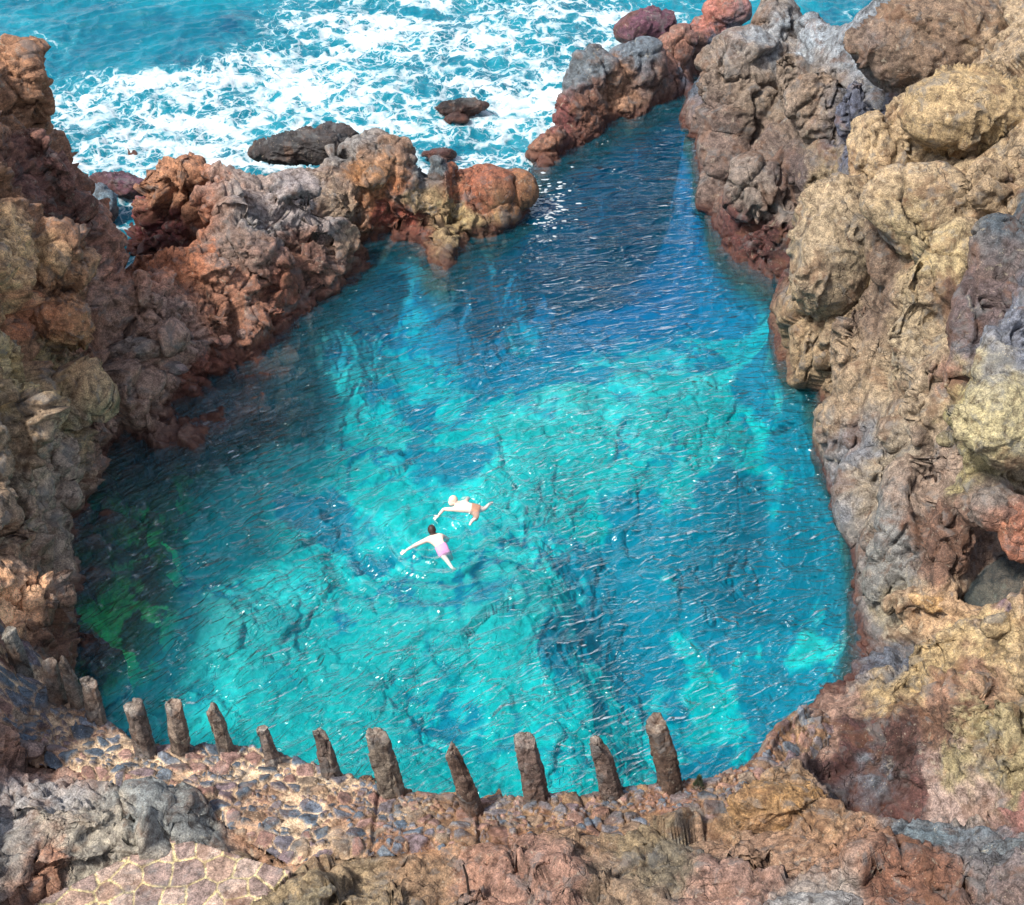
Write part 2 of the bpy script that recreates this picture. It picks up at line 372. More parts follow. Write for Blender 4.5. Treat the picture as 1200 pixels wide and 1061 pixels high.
# ------------------------------------------------------------------ colours of the stone; sky sheen of the clifftop pools painted in as pale rock (photo pixel -> spot on the surface)
CC = """20 130 7a5c45,60 200 5f4440,40 280 6b4f3c,90 290 5e3f38,20 330 a08c68,60 350 8a6a4c,30 370 96603f,100 400 6e4f40,
30 400 7a6048,60 450 968c68,20 440 8f8662,80 480 7f775c,40 540 827a6c,20 600 6c675c,60 580 807a72,110 530 726058,30 640 85705f,
40 690 6b5d54,14 705 d0a880,50 740 5a4438,0 520 6a604f,150 270 6b2038,160 240 7a3448,130 215 5e4a5a,180 285 4a2026,
200 230 8a644a,225 200 6b5f5e,250 250 945a3a,210 300 8f5a3c,150 330 8a685a,150 370 7c6a60,200 370 80706a,270 290 6a605c,310 260 787c80,
350 230 82848a,300 210 807a78,340 300 6a4e44,330 350 74493a,250 350 805c4a,200 420 85736a,290 380 7a5646,240 430 6a3e32,
160 450 7a6a60,420 180 6a7074,440 200 8e6a44,460 230 9a6234,400 250 82786a,420 300 6c4a2e,470 255 703024,500 210 566670,515 250 807458,
530 210 925434,560 220 884c32,540 255 948a62,590 240 805a36,640 190 845a44,660 140 703838,690 90 58666e,740 75 566670,720 110 a0704a,
690 140 7e4c32,780 70 905a44,800 50 6c4a40,830 20 a8503a,765 95 74503c,
820 90 465868,840 50 506478,880 40 907458,870 90 826e58,900 130 7d6c58,850 180 6c5a50,895 150 604e44,890 220 786c60,930 200 5a4c48,
870 270 5a2420,920 300 4a2020,960 100 806c56,940 46 84949c,980 58 78868e,960 14 6c767c,900 20 6c6258,925 75 7a6a58,1000 75 54606c,990 150 50586a,960 200 82704e,1020 200 a88e60,1090 50 78624e,
1130 130 9c8458,1080 200 a28a60,1150 230 947c56,1190 250 3e4c54,1180 20 9a8460,985 280 948260,960 360 907850,1000 440 907a5a,1030 330 6c5846,
1100 290 a08c58,1080 340 927e56,1120 340 6c5244,1150 380 5a4a48,1060 400 958462,1090 460 928062,1120 440 805a46,1130 500 8a804c,
1180 480 a0966a,1180 400 646c78,1050 560 8a7e68,1020 560 6c7278,1090 560 826f5e,1060 620 70726e,1040 660 6c6e68,1110 620 6c4a36,
1130 640 905a34,1160 600 6c6056,1190 640 a8582a,1170 690 766872,1150 670 7c3624,1060 700 827a62,1090 710 b08a58,1110 740 b09454,
1150 760 a89054,1060 790 a0864c,1030 770 525c68,1000 750 66625f,1000 700 66625f,960 830 92705c,900 860 94725e,1000 870 4a2828,
1050 880 4a2c26,1020 920 586068,1080 940 5c3632,1120 930 9a8478,1110 850 6c4830,1150 870 908454,1190 900 8a7c4e,1130 800 8a6248,
1190 960 905a50,1100 985 5a686e,1170 1000 5e6264,910 945 96703e,950 980 966c44,880 990 906e52,1000 1000 a26c40,1050 1020 7e4a2c,
850 1040 906c5a,780 1010 6c6450,700 1030 7e6c58,640 1030 907062,950 1050 857c72,560 1010 8e6e5e,480 1020 7c6a54,420 1040 7e7660,
350 1050 787058,40 950 80888e,120 990 80847e,180 950 6c7a80,20 1000 6a6e6e,230 965 687478,60 1040 8a6a58,760 1000 807050,
300 960 9a7a60,500 970 a07c58,700 960 a58058,150 900 8a6e60,30 850 8a6e60"""
CP, CV = [], []
for t in CC.replace('\n', '').split(','):
    x, y, h = t.split(); P, _ = surf(float(x), float(y)); CP.append(P); CV.append(srgb(h))
CP = np.array(CP); CV = np.array(CV)
lum_ = CV.mean(1, keepdims=True); east_ = sstep(0, 4, CP[:, 0])[:, None]; CV = CV*(1+(1-east_)*np.array([.08,.0,-.04]))
sat_ = (CV.max(1)-CV.min(1))/CV.max(1); CV = CV+(lum_*np.array([[1.13,.98,.82]])-CV)*(.10+.45*np.clip(sat_-.45, 0, .6)+.14*east_[:, 0])[:, None]
CV = CV*(1+.22*(1-sstep(-9, -5, CP[:, 0]))[:, None])*(1+(1-sstep(-3, 1, CP[:, 0]))[:, None]*np.array([.26,.17,.10]))*(1+east_*np.array([.10,.10,.16]))  # west stone colour brightened to lift the shaded left cliff
CGAIN = .84
BEDSPOT = [(725,600,.8,.6),(735,660,.9,.7),(745,720,.8,.6),(700,700,.8,.4),(605,440,.9,.6),(640,470,.8,.6),(490,490,1.0,.6),(540,550,.6,.3),(850,620,1.3,.6),(870,560,1.2,.5),(545,850,.7,.8),(665,770,.7,.8),(830,840,.9,.8),(640,860,.8,.4),(420,640,.9,.4),(370,590,.7,.4),(880,740,.7,.6),(300,650,.7,.3),(700,350,2.5,.6),(900,700,.8,.4),
 (650,540,1.6,-.5),(860,440,1.8,-.6),(930,770,.8,-.7),(560,740,1.8,-.4),(780,500,1.4,-.5),(300,760,2,-.3),(450,560,1.2,-.3),(820,770,.8,-.3),(600,640,1.2,-.3),(300,600,1.6,-.35),(250,700,1.5,-.4),(400,520,1.6,-.3),(420,800,2,-.4),(330,480,1.2,-.2),(180,800,1,-.4),(740,870,1.4,-.3)]
def stone_colour(p, seed=0):
    out = np.empty((len(p), 3))
    for s in range(0, len(p), 60000):
        q = p[s:s+60000].astype(float)
        w = np.stack([fbm(q, 1.1, 5, 91, .65), fbm(q, 1.1, 5, 92, .65), fbm(q, 1.1, 5, 93, .65)], 1)*1.0
        d = (((q+w)[:, None, :]-CP[None])**2).sum(2)
        W = 1/(d+.02)**3.2
        out[s:s+60000] = (W @ CV)/W.sum(1)[:, None]
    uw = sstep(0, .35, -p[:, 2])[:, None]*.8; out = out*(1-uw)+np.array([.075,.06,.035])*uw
    # sea and pool floor: pale sand and dark stones
    q = np.asarray(p, float)
    m = sstep(.3, 1.3, -p[:, 2])
    pn = fbm(q, 1.5, 5, 55); big = fbm(q, 4.0, 3, 57)
    sand = np.array([.46,.60,.56]); drk = np.array([.01,.09,.22]); mid = np.array([.22,.40,.38])
    ww = q+np.stack([fbm(q, 1.1, 4, 58), fbm(q, 1.1, 4, 59), q[:, 0]*0], 1)*1.0; e1, e2, _, eh = voro(ww, 1.25, 77)
    crev = (1-sstep(.02, .14, e2-e1))*sstep(-.15, .35, fbm(q, 1.7, 3, 78))*1.0
    qq = q[:, :2]+ww[:, :2]*0+np.stack([fbm(q, 1.0, 3, 81), fbm(q, 1.0, 3, 82)], 1)*1.1
    for px, py, r, a in BEDSPOT:
        c = at(px, py, -2)[:2]; pn = pn+a*np.exp(-((qq[:, 0]-c[0])**2+((qq[:, 1]-c[1])*.7)**2)/(r*r))
    dR = seg_dist(q[:, :2], P_rock[-len(RSHORE):], closed=False); pn = pn+.6*(1-sstep(.6, 3.0, dR))*(q[:, 1] > 17)*(q[:, 0] > 3)
    k = np.maximum(sstep(.0, .36, pn+.45*big+.22*fbm(q, .5, 4, 59, .6)), crev)[:, None]; k2 = sstep(-.25, .05, pn)[:, None]
    bedc = mid*(1-k2)+sand*k2; bedc = bedc*(1-k*.78)+drk*k*.78
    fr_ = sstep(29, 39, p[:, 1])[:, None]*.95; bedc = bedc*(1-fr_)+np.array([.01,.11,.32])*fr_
    rockw = np.array([.16,.14,.06]);
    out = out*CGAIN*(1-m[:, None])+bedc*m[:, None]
    sh = (sstep(0, .5, np.where(inside(p[:, :2], SHELF), seg_dist(p[:, :2], SHELF), 0))*sstep(.02, .3, -p[:, 2]))[:, None]
    shc = np.where(sstep(-.2,.3,fbm(q, .7, 4, 56, .6))[:, None] > .5, np.array([[.16,.14,.06]]), np.array([[.22,.74,.17]]))
    gz_ = sstep(24.5, 27.5, p[:, 1])[:, None]; shc = shc*(1-gz_)+np.array([[.09,.03,.02]])*gz_
    return out*(1-sh)+shc*sh

def style(p):
    """1 = fractured and blocky (west side), 0 = rounded, weathered lumps (east side)"""
    return np.maximum(1-sstep(1.5, 5.0, p[:, 0]), .6*(1-sstep(19, 22, p[:, 1])))

def rock_disp(p, fine=1.0, lo=1.0):
    q = np.asarray(p, float); s = style(p)
    W_ = lambda sc, k: np.stack([fbm(q, sc, 3, k), fbm(q, sc, 3, k+1), fbm(q, sc, 3, k+2)], 1)
    wq = q+W_(1.6, 11)*.5
    near = 1-.25*(1-sstep(18.5, 21.5, q[:, 1]))          # the low foreground rock is flatter
    d = lo*near*.16*fbm(q, 2.6, 3, 1)
    # big planes parted by narrow fissures
    d = d+facets(wq*np.array([1, 1, .75]), 2.3, .50, 21, .30, .045)*lo*near*(.55+.45*s)
    d = d+facets(wq*np.array([1, 1.1, 1.5]), .95, .24, 27, .45, .05)*(.20+.80*s)*near
    d = d+facets(q+W_(.6, 61)*.12, .36, .085, 35, .45, .10)*(.20+.80*s)
    # meandering creases and fissures
    n1 = fbm(wq*np.array([1, 1, .6]), 1.5, 4, 131, .55); d = d-.26*(1-sstep(0, .045, np.abs(n1)))*(.45+.55*(1-s))
    n2 = fbm(q, .7, 4, 141, .6); d = d-.06*(1-sstep(0, .06, np.abs(n2)))*(.3+.7*s)
    # hollows and crumbling pits
    d = d-(.07*(1-s)+.04*s)*sstep(.22, .5, fbm(wq, .50, 3, 151))
    d = d-.05*sstep(.2, .45, fbm(q, .20, 2, 155))*sstep(-.1, .3, fbm(q, 1.8, 2, 157))
    d = d+.05*fbm(q, .45, 4, 71, .65)*(1-.4*s)+.026*fbm(q, .16, 3, 73, .65)*(.6+.4*s)
    return d*fine

# ------------------------------------------------------------------ rock lumps blended into the terrain
def lump_geo(px, py, rx, ry, rot=0, dz=.75, push=.35, seed=0, sub=4, blocky=0.0, at3=None):
    """rounded or angular rock sized from its outline in the photo, with real depth"""
    P, t = surf(px, py)
    if at3 is not None: P = at(px, py, at3); t = np.dot(P-CPOS, CF)
    t = float(np.dot(P-CPOS, CF)); a, b_ = rx*t/FPX, ry*t/FPX; c = dz*(a*b_)**.5
    vd = ray(px, py); vd /= np.linalg.norm(vd)
    right = CR; up = np.cross(right, vd); up /= np.linalg.norm(up); up = np.abs(1)*up
    cr, sr = math.cos(R(rot)), math.sin(R(rot))
    e1 = right*cr+up*sr; e2 = -right*sr+up*cr
    bm = bmesh.new(); bmesh.ops.create_icosphere(bm, subdivisions=sub, radius=1)
    V = np.array([v.co[:] for v in bm.verts]); Fc = np.array([[v.index for v in f.verts] for f in bm.faces]); bm.free()
    off = seed*13.7
    if blocky > 0:
        r2 = np.random.default_rng(seed+100); k = 11
        N = r2.normal(size=(k, 3)); N /= np.linalg.norm(N, axis=1)[:, None]; hh = r2.uniform(.62, .9, k)
        rr = (hh[None]/np.maximum(V @ N.T, 1e-3)); rr = np.minimum(np.where(V @ N.T > 0, rr, 9).min(1), 1.1)
        V = V*((1-blocky)+blocky*rr)[:, None]
    V = V*(1+.20*fbm(V+off, 1.1, 3, seed))[:, None]
    C = P+vd*c*push
    Wv = C+V[:, 0:1]*e1*a+V[:, 1:2]*e2*b_+V[:, 2:3]*vd*c
    return Wv, Fc

LUMPS = [ # px py rx ry rot depth push blocky
 (985,-8,60,26,0,.8,.4,0),(925,-12,40,30,0,.8,.4,0),(852,14,30,22,0,.8,.3,.3),(815,42,26,18,20,.8,.3,.3),
 (872,120,58,75,10,.8,.5,0),(905,45,34,60,0,.8,.5,0),(893,222,44,48,-20,.8,.4,.5),(858,182,40,36,-30,.8,.4,0),(838,235,22,38,20,.7,.5,.3),
 (960,125,46,50,0,.7,.6,0),(962,205,34,44,0,.7,.5,0),(1030,190,40,62,15,.7,.7,0),(1090,240,70,60,-10,.7,.6,0),(1160,215,40,34,0,.7,.6,0),
 (962,375,46,72,-12,.75,.45,0),(1012,415,34,70,8,.6,.5,0),(1098,330,62,70,0,.75,.5,0),(1070,420,40,55,20,.7,.5,0),(1100,460,44,62,-10,.7,.45,0),
 (1150,365,44,70,-20,.7,.5,0),(1190,410,36,60,-30,.6,.5,0),(1020,590,32,66,4,.8,.5,0),(1066,615,40,80,0,.7,.5,0),
 (1112,620,34,60,0,.6,.6,0),(1040,690,30,44,0,.7,.5,0),(1155,590,40,34,0,.7,.5,0),(1075,708,40,20,0,.7,.4,0),(1196,620,30,40,0,.7,.5,0),
 (1080,770,34,26,35,.8,.5,0),(1130,745,48,24,20,.8,.5,0),(1060,805,26,26,35,.8,.5,0),(1185,725,34,18,20,.8,.5,0),
 (1150,860,52,74,20,.7,.55,0),(1195,890,34,80,10,.7,.6,0),
 (760,1018,60,18,0,.6,.5,.8),(690,1045,60,18,0,.6,.5,.8),(560,1045,60,16,0,.6,.5,.8),(420,1045,60,18,0,.7,.5,.8),(620,1020,40,10,5,.6,.4,.8),(870,1000,44,16,8,.7,.4,.8),(1060,1015,40,16,8,.7,.4,.8),(990,985,50,12,10,.7,.4,.8),
 (1010,1000,80,24,8,.8,.5,.2),(1120,1030,100,30,-6,.8,.5,.2),(930,1020,70,28,5,.7,.6,.2),(840,1040,60,26,0,.7,.6,.2),

 (700,92,34,30,20,.8,.4,.3),(745,78,34,26,10,.8,.4,.3),(672,130,26,22,20,.8,.4,.3),(642,170,26,18,30,.8,.4,.3),(790,58,28,20,20,.8,.4,.3),(830,40,24,24,0,.8,.4,.3),
 (440,190,34,34,0,.7,.45,.4),(470,215,24,44,0,.7,.4,.4),(400,215,30,34,0,.7,.5,.5),(515,235,26,52,8,.8,.3,.4),(560,232,36,20,15,.8,.4,.4),(580,246,22,18,30,.7,.3,.4),(545,262,14,22,0,.8,.2,.4),
 (606,214,22,13,35,.9,.3,.5),(1060,160,40,50,0,.7,.6,0),(1170,300,40,40,0,.7,.5,0),(1130,290,34,40,0,.7,.5,0),(1040,285,28,50,0,.7,.5,0),(1000,495,30,34,0,.7,.5,0),(1060,505,34,24,0,.7,.5,0),(1130,435,30,44,-15,.7,.5,0),(1108,540,40,28,0,.7,.5,0),(928,92,30,38,0,.7,.6,0),(1002,128,28,46,0,.7,.6,0),(925,268,30,30,0,.7,.5,0),(898,290,26,24,0,.7,.4,0),
 (624,190,20,10,35,.9,.5,.5),(592,228,22,12,25,.8,.3,.5),(395,235,30,34,0,.7,.4,.5),(425,262,22,20,0,.7,.4,.5),(490,235,18,30,10,.7,.4,.5),(526,285,15,28,6,.9,.1,.4),(478,225,20,40,0,.8,.3,.4),
 (215,225,40,38,0,.7,.6,.7),(265,245,46,34,-20,.7,.6,.7),(330,240,44,30,-10,.7,.6,.7),(210,310,60,32,-10,.6,.6,.7),(150,355,40,40,0,.6,.5,.7),
 (290,300,50,34,-20,.6,.6,.7),(350,305,34,34,0,.6,.6,.7),(240,385,44,22,20,.6,.6,.8),(180,395,34,12,0,.8,.3,.8),
 (300,365,34,22,10,.6,.6,.7),(160,465,34,24,10,.6,.5,.7),
 (20,110,40,60,0,.7,.6,.5),(50,200,36,60,20,.7,.6,.5),(85,260,26,36,20,.7,.5,.5),(40,300,60,46,-20,.6,.6,.4),
 (60,460,60,46,-20,.6,.6,.7),(20,510,40,60,0,.6,.6,.7),(60,560,36,40,10,.6,.5,.6),(20,620,26,50,0,.7,.5,.8),(30,690,34,40,0,.7,.5,.4),(110,505,22,30,-30,.7,.5,.7),
 (60,960,60,22,-15,.8,.4,.1),(40,1000,60,30,-10,.7,.5,.1),(185,958,50,18,10,.8,.4,.1),(140,985,70,16,-15,.7,.5,.1),(110,960,40,14,-20,.7,.4,.1),
]
def edge_faces(mask_idx):
    return mask_idx
# base solid: trapezoid grid
YS = np.arange(9.5, 60.0, .13); US = np.linspace(-1, 1, 360)
hw = (.766*YS+14.46)*.335*1.28+2.2
TX = US[None]*hw[:, None]+.6; TY = np.repeat(YS[:, None], len(US), 1)
TZ = hz(TX, TY)
# the built ledge and the paving sit on the terrain: keep the rock just under them
ledge_px = [(930,826),(898,852),(882,886),(830,905),(780,908),(730,914),(690,920),(640,927),(575,930),(520,924),(470,920),(430,908),
 (390,892),(340,878),(300,868),(240,868),(200,872),(160,862),(130,840),(112,824),(92,808),(70,788),(50,776),(20,770),(-20,765),(-60,780),(-60,880),(0,890),(70,905),(150,932),
 (225,940),(262,975),(345,1022),(420,1012),(520,1005),(640,1000),(740,995),(820,970),(858,950),(900,915),(950,885),(985,845),(970,822)]
LEDGE_P = [at(x, y, 1.0)[:2] for x, y in ledge_px]
pav_px = [(200,976),(346,1021),(300,1066),(260,1120),(-20,1120),(40,1058)]
PAVE_P = [at(x, y, 1.5)[:2] for x, y in pav_px]
tp = np.stack([TX.ravel(), TY.ravel()], 1)
def ledge_in(P):  # signed distance, positive inside
    d = seg_dist(P, LEDGE_P); return np.where(inside(P, LEDGE_P), d, -d)
def pave_in(P):
    d = seg_dist(P, PAVE_P); return np.where(inside(P, PAVE_P), d, -d)
li = ledge_in(tp).reshape(TZ.shape); pi_ = pave_in(tp).reshape(TZ.shape)
TZ = TZ-.42*sstep(0, .3, li)
TZ = np.where(pi_ > -.05, np.minimum(TZ, 1.5-.42*sstep(-.05, .25, pi_)), TZ)
TIDE = [([(1130,702),(1148,672),(1180,650),(1212,640),(1215,705),(1180,716),(1150,716)],1.3)]
def curvy(pl, seed):
    A = np.array(pl, float); r = np.random.default_rng(seed)
    for _ in range(3):
        B = np.roll(A, -1, 0); A = np.stack([.75*A+.25*B, .25*A+.75*B], 1).reshape(-1, 2); A = A+r.normal(0, .8/(_+1), A.shape)
    return [tuple(a) for a in A]
TIDE = [(curvy(pl, i), z) for i, (pl, z) in enumerate(TIDE)]
TPOLY = [np.array([at(x, y, z)[:2] for x, y in pl]) for pl, z in TIDE]
def tide_mask(P):
    out = np.zeros(len(P))
    for pl in TPOLY:
        d = seg_dist(P, pl); out = np.maximum(out, np.where(inside(P, pl), 1, 1-sstep(0, .5, d)))
    return out
TZ = TZ-.85*sstep(4.5, 6, TX)*sstep(.7, 1.7, TZ)*sstep(24, 27, TY)
for pl, (_, z) in zip(TPOLY, TIDE):
    d = seg_dist(tp, pl).reshape(TZ.shape); ins = inside(tp, pl).reshape(TZ.shape)
    TZ = np.where(ins, z-.05-.25*sstep(0, .5, d), np.where(d < 1.2, TZ*sstep(0, 1.2, d)+(z-.03+.7*d)*(1-sstep(0, 1.2, d)), TZ))
r_, c_ = TZ.shape
top = np.stack([TX, TY, TZ], 2).reshape(-1, 3); bot = top.copy(); bot[:, 2] = -9
idx = np.arange(r_*c_).reshape(r_, c_)
q = np.stack([idx[:-1, :-1], idx[:-1, 1:], idx[1:, 1:], idx[1:, :-1]], 2).reshape(-1, 4); nb = r_*c_
faces = [q, q[:, ::-1]+nb]
for line in (idx[0, :], idx[:, -1], idx[-1, ::-1], idx[::-1, 0]):
    faces.append(np.stack([line[:-1], line[:-1]+nb, line[1:]+nb, line[1:]], 1))
allv = [top, bot]; allf = [np.concatenate(faces)]; base = 2*nb; trif = []
for k, L in enumerate(LUMPS):
    px, py, rx, ry, rot, dzz, push, bl = L
    V, Fc = lump_geo(px, py, rx, ry, rot, dzz, push, seed=k+1, blocky=(max(bl, .9) if px < 640 or py > 950 else max(bl, .35)))
    allv.append(V); trif.append(Fc+base); base += len(V)
V = np.concatenate(allv); Q = allf[0]; T = np.concatenate(trif)
me = bpy.data.meshes.new('tmp'); me.from_pydata(V.tolist(), [], Q.tolist()+T.tolist())
tmp = bpy.data.objects.new('tmp', me); COL.objects.link(tmp)
md = tmp.modifiers.new('r', 'REMESH'); md.mode = 'VOXEL'; md.voxel_size = .054
dg = bpy.context.evaluated_depsgraph_get(); ev = tmp.evaluated_get(dg); em = ev.to_mesh()
V = get_v(em).astype(np.float64); N = get_n(em).astype(np.float64)
nf = len(em.polygons); lt = np.empty(nf, np.int32); em.polygons.foreach_get('loop_total', lt)
lv = np.empty(len(em.loops), np.int32); em.loops.foreach_get('vertex_index', lv)
F4 = lv.reshape(-1, 4) if (lt == 4).all() else None
ev.to_mesh_clear(); bpy.data.objects.remove(tmp); bpy.data.meshes.remove(me)
# drop what is never seen: underside and the open sea floor
inp = inside(V[:, :2], POOL); keep = (V[:, 2] > -.7) | ((V[:, 2] > -8.2) & inp)
cu = V-CPOS; dep_ = cu @ CF; ux = (cu @ CR)/dep_*FPX; keep &= (np.abs(ux) < 860)
fk = keep[F4].all(1); F4 = F4[fk]; used = np.unique(F4); remap = np.full(len(V), -1); remap[used] = np.arange(len(used))
V = V[used]; N = N[used]; F4 = remap[F4]
print('terrain verts', len(V))
damp = 1-.6*sstep(.15, .9, -V[:, 2])          # calmer below the water
ltmp = ledge_in(V[:, :2]); ptmp = pave_in(V[:, :2])
damp *= 1-.8*sstep(-.1, .2, np.maximum(ltmp, ptmp))
damp *= 1-.5*tide_mask(V[:, :2])*(V[:, 2] < 5)
D = np.zeros(len(V))
for s in range(0, len(V), 150000): D[s:s+150000] = rock_disp(V[s:s+150000])
thin = np.exp(-(seg_dist(V[:, :2], [at(*c)[:2] for c in CREST2[5:22]], closed=False)/1.5)**2)*(V[:, 2] > -.3)
D = D*(1-.5*thin)+.16*thin
V2 = V+N*(D*damp)[:, None]
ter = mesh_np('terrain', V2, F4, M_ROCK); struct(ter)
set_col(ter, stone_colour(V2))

# ------------------------------------------------------------------ ledge of stones set in mortar
def gen_grid(x0, x1, y0, y1, s, rot=0):
    X, Y = np.meshgrid(np.arange(x0, x1, s), np.arange(y0, y1, s)); return X, Y
LP = np.array(LEDGE_P)
sg = .024
X, Y = gen_grid(LP[:, 0].min()-.1, LP[:, 0].max()+.1, LP[:, 1].min()-.1, LP[:, 1].max()+.1, sg)
P2 = np.stack([X.ravel(), Y.ravel()], 1)
keepm = ledge_in(P2) > -.03
ii = np.full(len(P2), -1); ii[keepm] = np.arange(keepm.sum()); G = ii.reshape(X.shape)
q = np.stack([G[:-1, :-1], G[:-1, 1:], G[1:, 1:], G[1:, :-1]], 2).reshape(-1, 4); q = q[(q >= 0).all(1)]
P2 = P2[keepm]; lin = ledge_in(P2)
P3 = np.stack([P2[:, 0], P2[:, 1], P2[:, 0]*0], 1)
w = np.stack([fbm(P3, .35, 3, 5), fbm(P3, .35, 3, 6), P3[:, 0]*0], 1)*.10
an = P3.copy(); an[:, 1] *= 1.35
big = fbm(P3, 1.6, 2, 8)
F1, F2, off, idh = voro(an+w, .30, 3, .95, flat=True)
F1b, F2b, offb, idb = voro(an+w*1.2+7.3, .15, 13, .95, flat=True)
usebig = frac(idh*17.31) < .55
F1c = np.where(usebig, F1, F1b); F2c = np.where(usebig, F2, F2b); idc = np.where(usebig, idh, idb)
sc_ = np.where(usebig, .30, .15); offc = np.where(usebig[:, None], off, offb)
edge = (F2c-F1c)*sc_
edge = np.where(usebig, edge, np.minimum(edge, (F2-F1)*.30+.0))
gapw = .010+.014*sstep(-.2, .5, fbm(P3, .7, 2, 15))
stone = sstep(gapw, gapw+.022, edge)
present = (frac(idc*53.7) > .04+.16*sstep(-.1, .4, big)).astype(float); stone *= present
tx = (offc[:, 0]*np.cos(idc*40)+offc[:, 1]*np.sin(idc*40))*sc_
hst = stone*(.035+.06*frac(idc*9.1)+tx*.30)
# outer edge sinks under the rock; pool side becomes a rough vertical face
H0 = hz(P2[:, 0], P2[:, 1])
dled = seg_dist(P2, P_ledge, closed=False)
poolside = (dled < .25)
H0 = np.where(inside(P2, POOL) | poolside, np.maximum(H0, ZL-.02), H0)
zz = H0+hst+.05*fbm(P3, .5, 4, 25)+.02*fbm(P3, .12, 3, 26)+.09*fbm(P3, 1.5, 2, 27)
zz = zz-.20*(1-sstep(0, .25, lin))*(dled > .3)
wallm = (1-sstep(.0, .10+.05*(fbm(P3, .3, 3, 28)+1), dled))
zz = zz-wallm*.28-2.0*(dled < .02)
# long joints between the poured bays
JO = [[(445,930),(440,960),(438,1000),(430,1018)],[(558,925),(560,960),(562,1000)],[(680,930),(700,975),(720,1000)]]
jd = np.full(len(P2), 9.)
for j in JO: jd = np.minimum(jd, seg_dist(P2, [at(x, y, 1.0)[:2] for x, y in j], closed=False))
step = np.zeros(len(P2))
zz -= .10*(1-sstep(.015, .06, jd+.03*fbm(P3, .2, 2, 30)))
led = np.stack([P2[:, 0], P2[:, 1], zz], 1)
def mixc(a, b, t): return a*(1-t)+b*t
pal = [srgb(h) for h in ('5c6a78','6c7480','4f5a66','7a6a6e','8a6a60','9a7a70','6e6a72','8c7a68','66707a','7c6450')]
palw = np.array([.0,.16,.28,.40,.50,.62,.72,.80,.88,.96,1.01])
sc3 = np.zeros((len(P2), 3)); h2 = frac(idc*211.7)
for k in range(10): sc3[(h2 >= palw[k]) & (h2 < palw[k+1])] = pal[k]
east = sstep(-3.2, -1.6, P2[:, 0]+.8*big)[:, None]
mortar = mixc(srgb('d8bd9c'), srgb('8c7054'), east)*(1+.35*fbm(P3, .25, 3, 33)[:, None])
mortar = mixc(mortar, srgb('8a5a44')[None], .55*sstep(-.05, .35, fbm(P3, .9, 4, 34))[:, None])
sc3 = mixc(sc3, srgb('9a7250')[None], (.25*east*(frac(idc*91.1) > .5)[:, None]))
lc = mixc(mortar, sc3, stone[:, None])*(1+.18*fbm(P3, .08, 3, 36)[:, None])
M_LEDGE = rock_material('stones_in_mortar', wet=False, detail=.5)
lo_ = mesh_np('ledge', led, q, M_LEDGE, smooth=True); struct(lo_); set_col(lo_, np.clip(lc*.66, .01, 1))

# ------------------------------------------------------------------ crazy paving
PP = np.array(PAVE_P)
X, Y = gen_grid(PP[:, 0].min(), PP[:, 0].max(), PP[:, 1].min(), PP[:, 1].max(), .02)
P2 = np.stack([X.ravel(), Y.ravel()], 1); keepm = pave_in(P2) > 0
ii = np.full(len(P2), -1); ii[keepm] = np.arange(keepm.sum()); G = ii.reshape(X.shape)
q = np.stack([G[:-1, :-1], G[:-1, 1:], G[1:, 1:], G[1:, :-1]], 2).reshape(-1, 4); q = q[(q >= 0).all(1)]
P2 = P2[keepm]; P3 = np.stack([P2[:, 0], P2[:, 1], P2[:, 0]*0], 1)
w = np.stack([fbm(P3, .5, 2, 45), fbm(P3, .5, 2, 46), P3[:, 0]*0], 1)*.06
F1, F2, off, idh = voro(P3+w, .42, 43, .95, flat=True)
st = sstep(.05, .085, F2-F1+.02*fbm(P3, .08, 3, 44))
pin = pave_in(P2)
zz = 1.5+.022*st+.010*(frac(idh*31)-.5)*st+.004*fbm(P3, .1, 3, 47)-.5*(pin < .03)
pv = np.stack([P2[:, 0], P2[:, 1], zz], 1)
pc = np.where((frac(idh*77.7) > .75)[:, None], srgb('a28878')[None], np.where((frac(idh*77.7) > .35)[:, None], srgb('907c74')[None], srgb('ae988a')[None]))
pc = mixc(srgb('d0c090')[None]*np.ones((len(P2), 1)), pc, st[:, None])*(1+.22*fbm(P3, .3, 4, 48)[:, None])
po = mesh_np('pavement', pv, q, M_LEDGE); struct(po); set_col(po, np.clip(pc*.72, .01, 1))

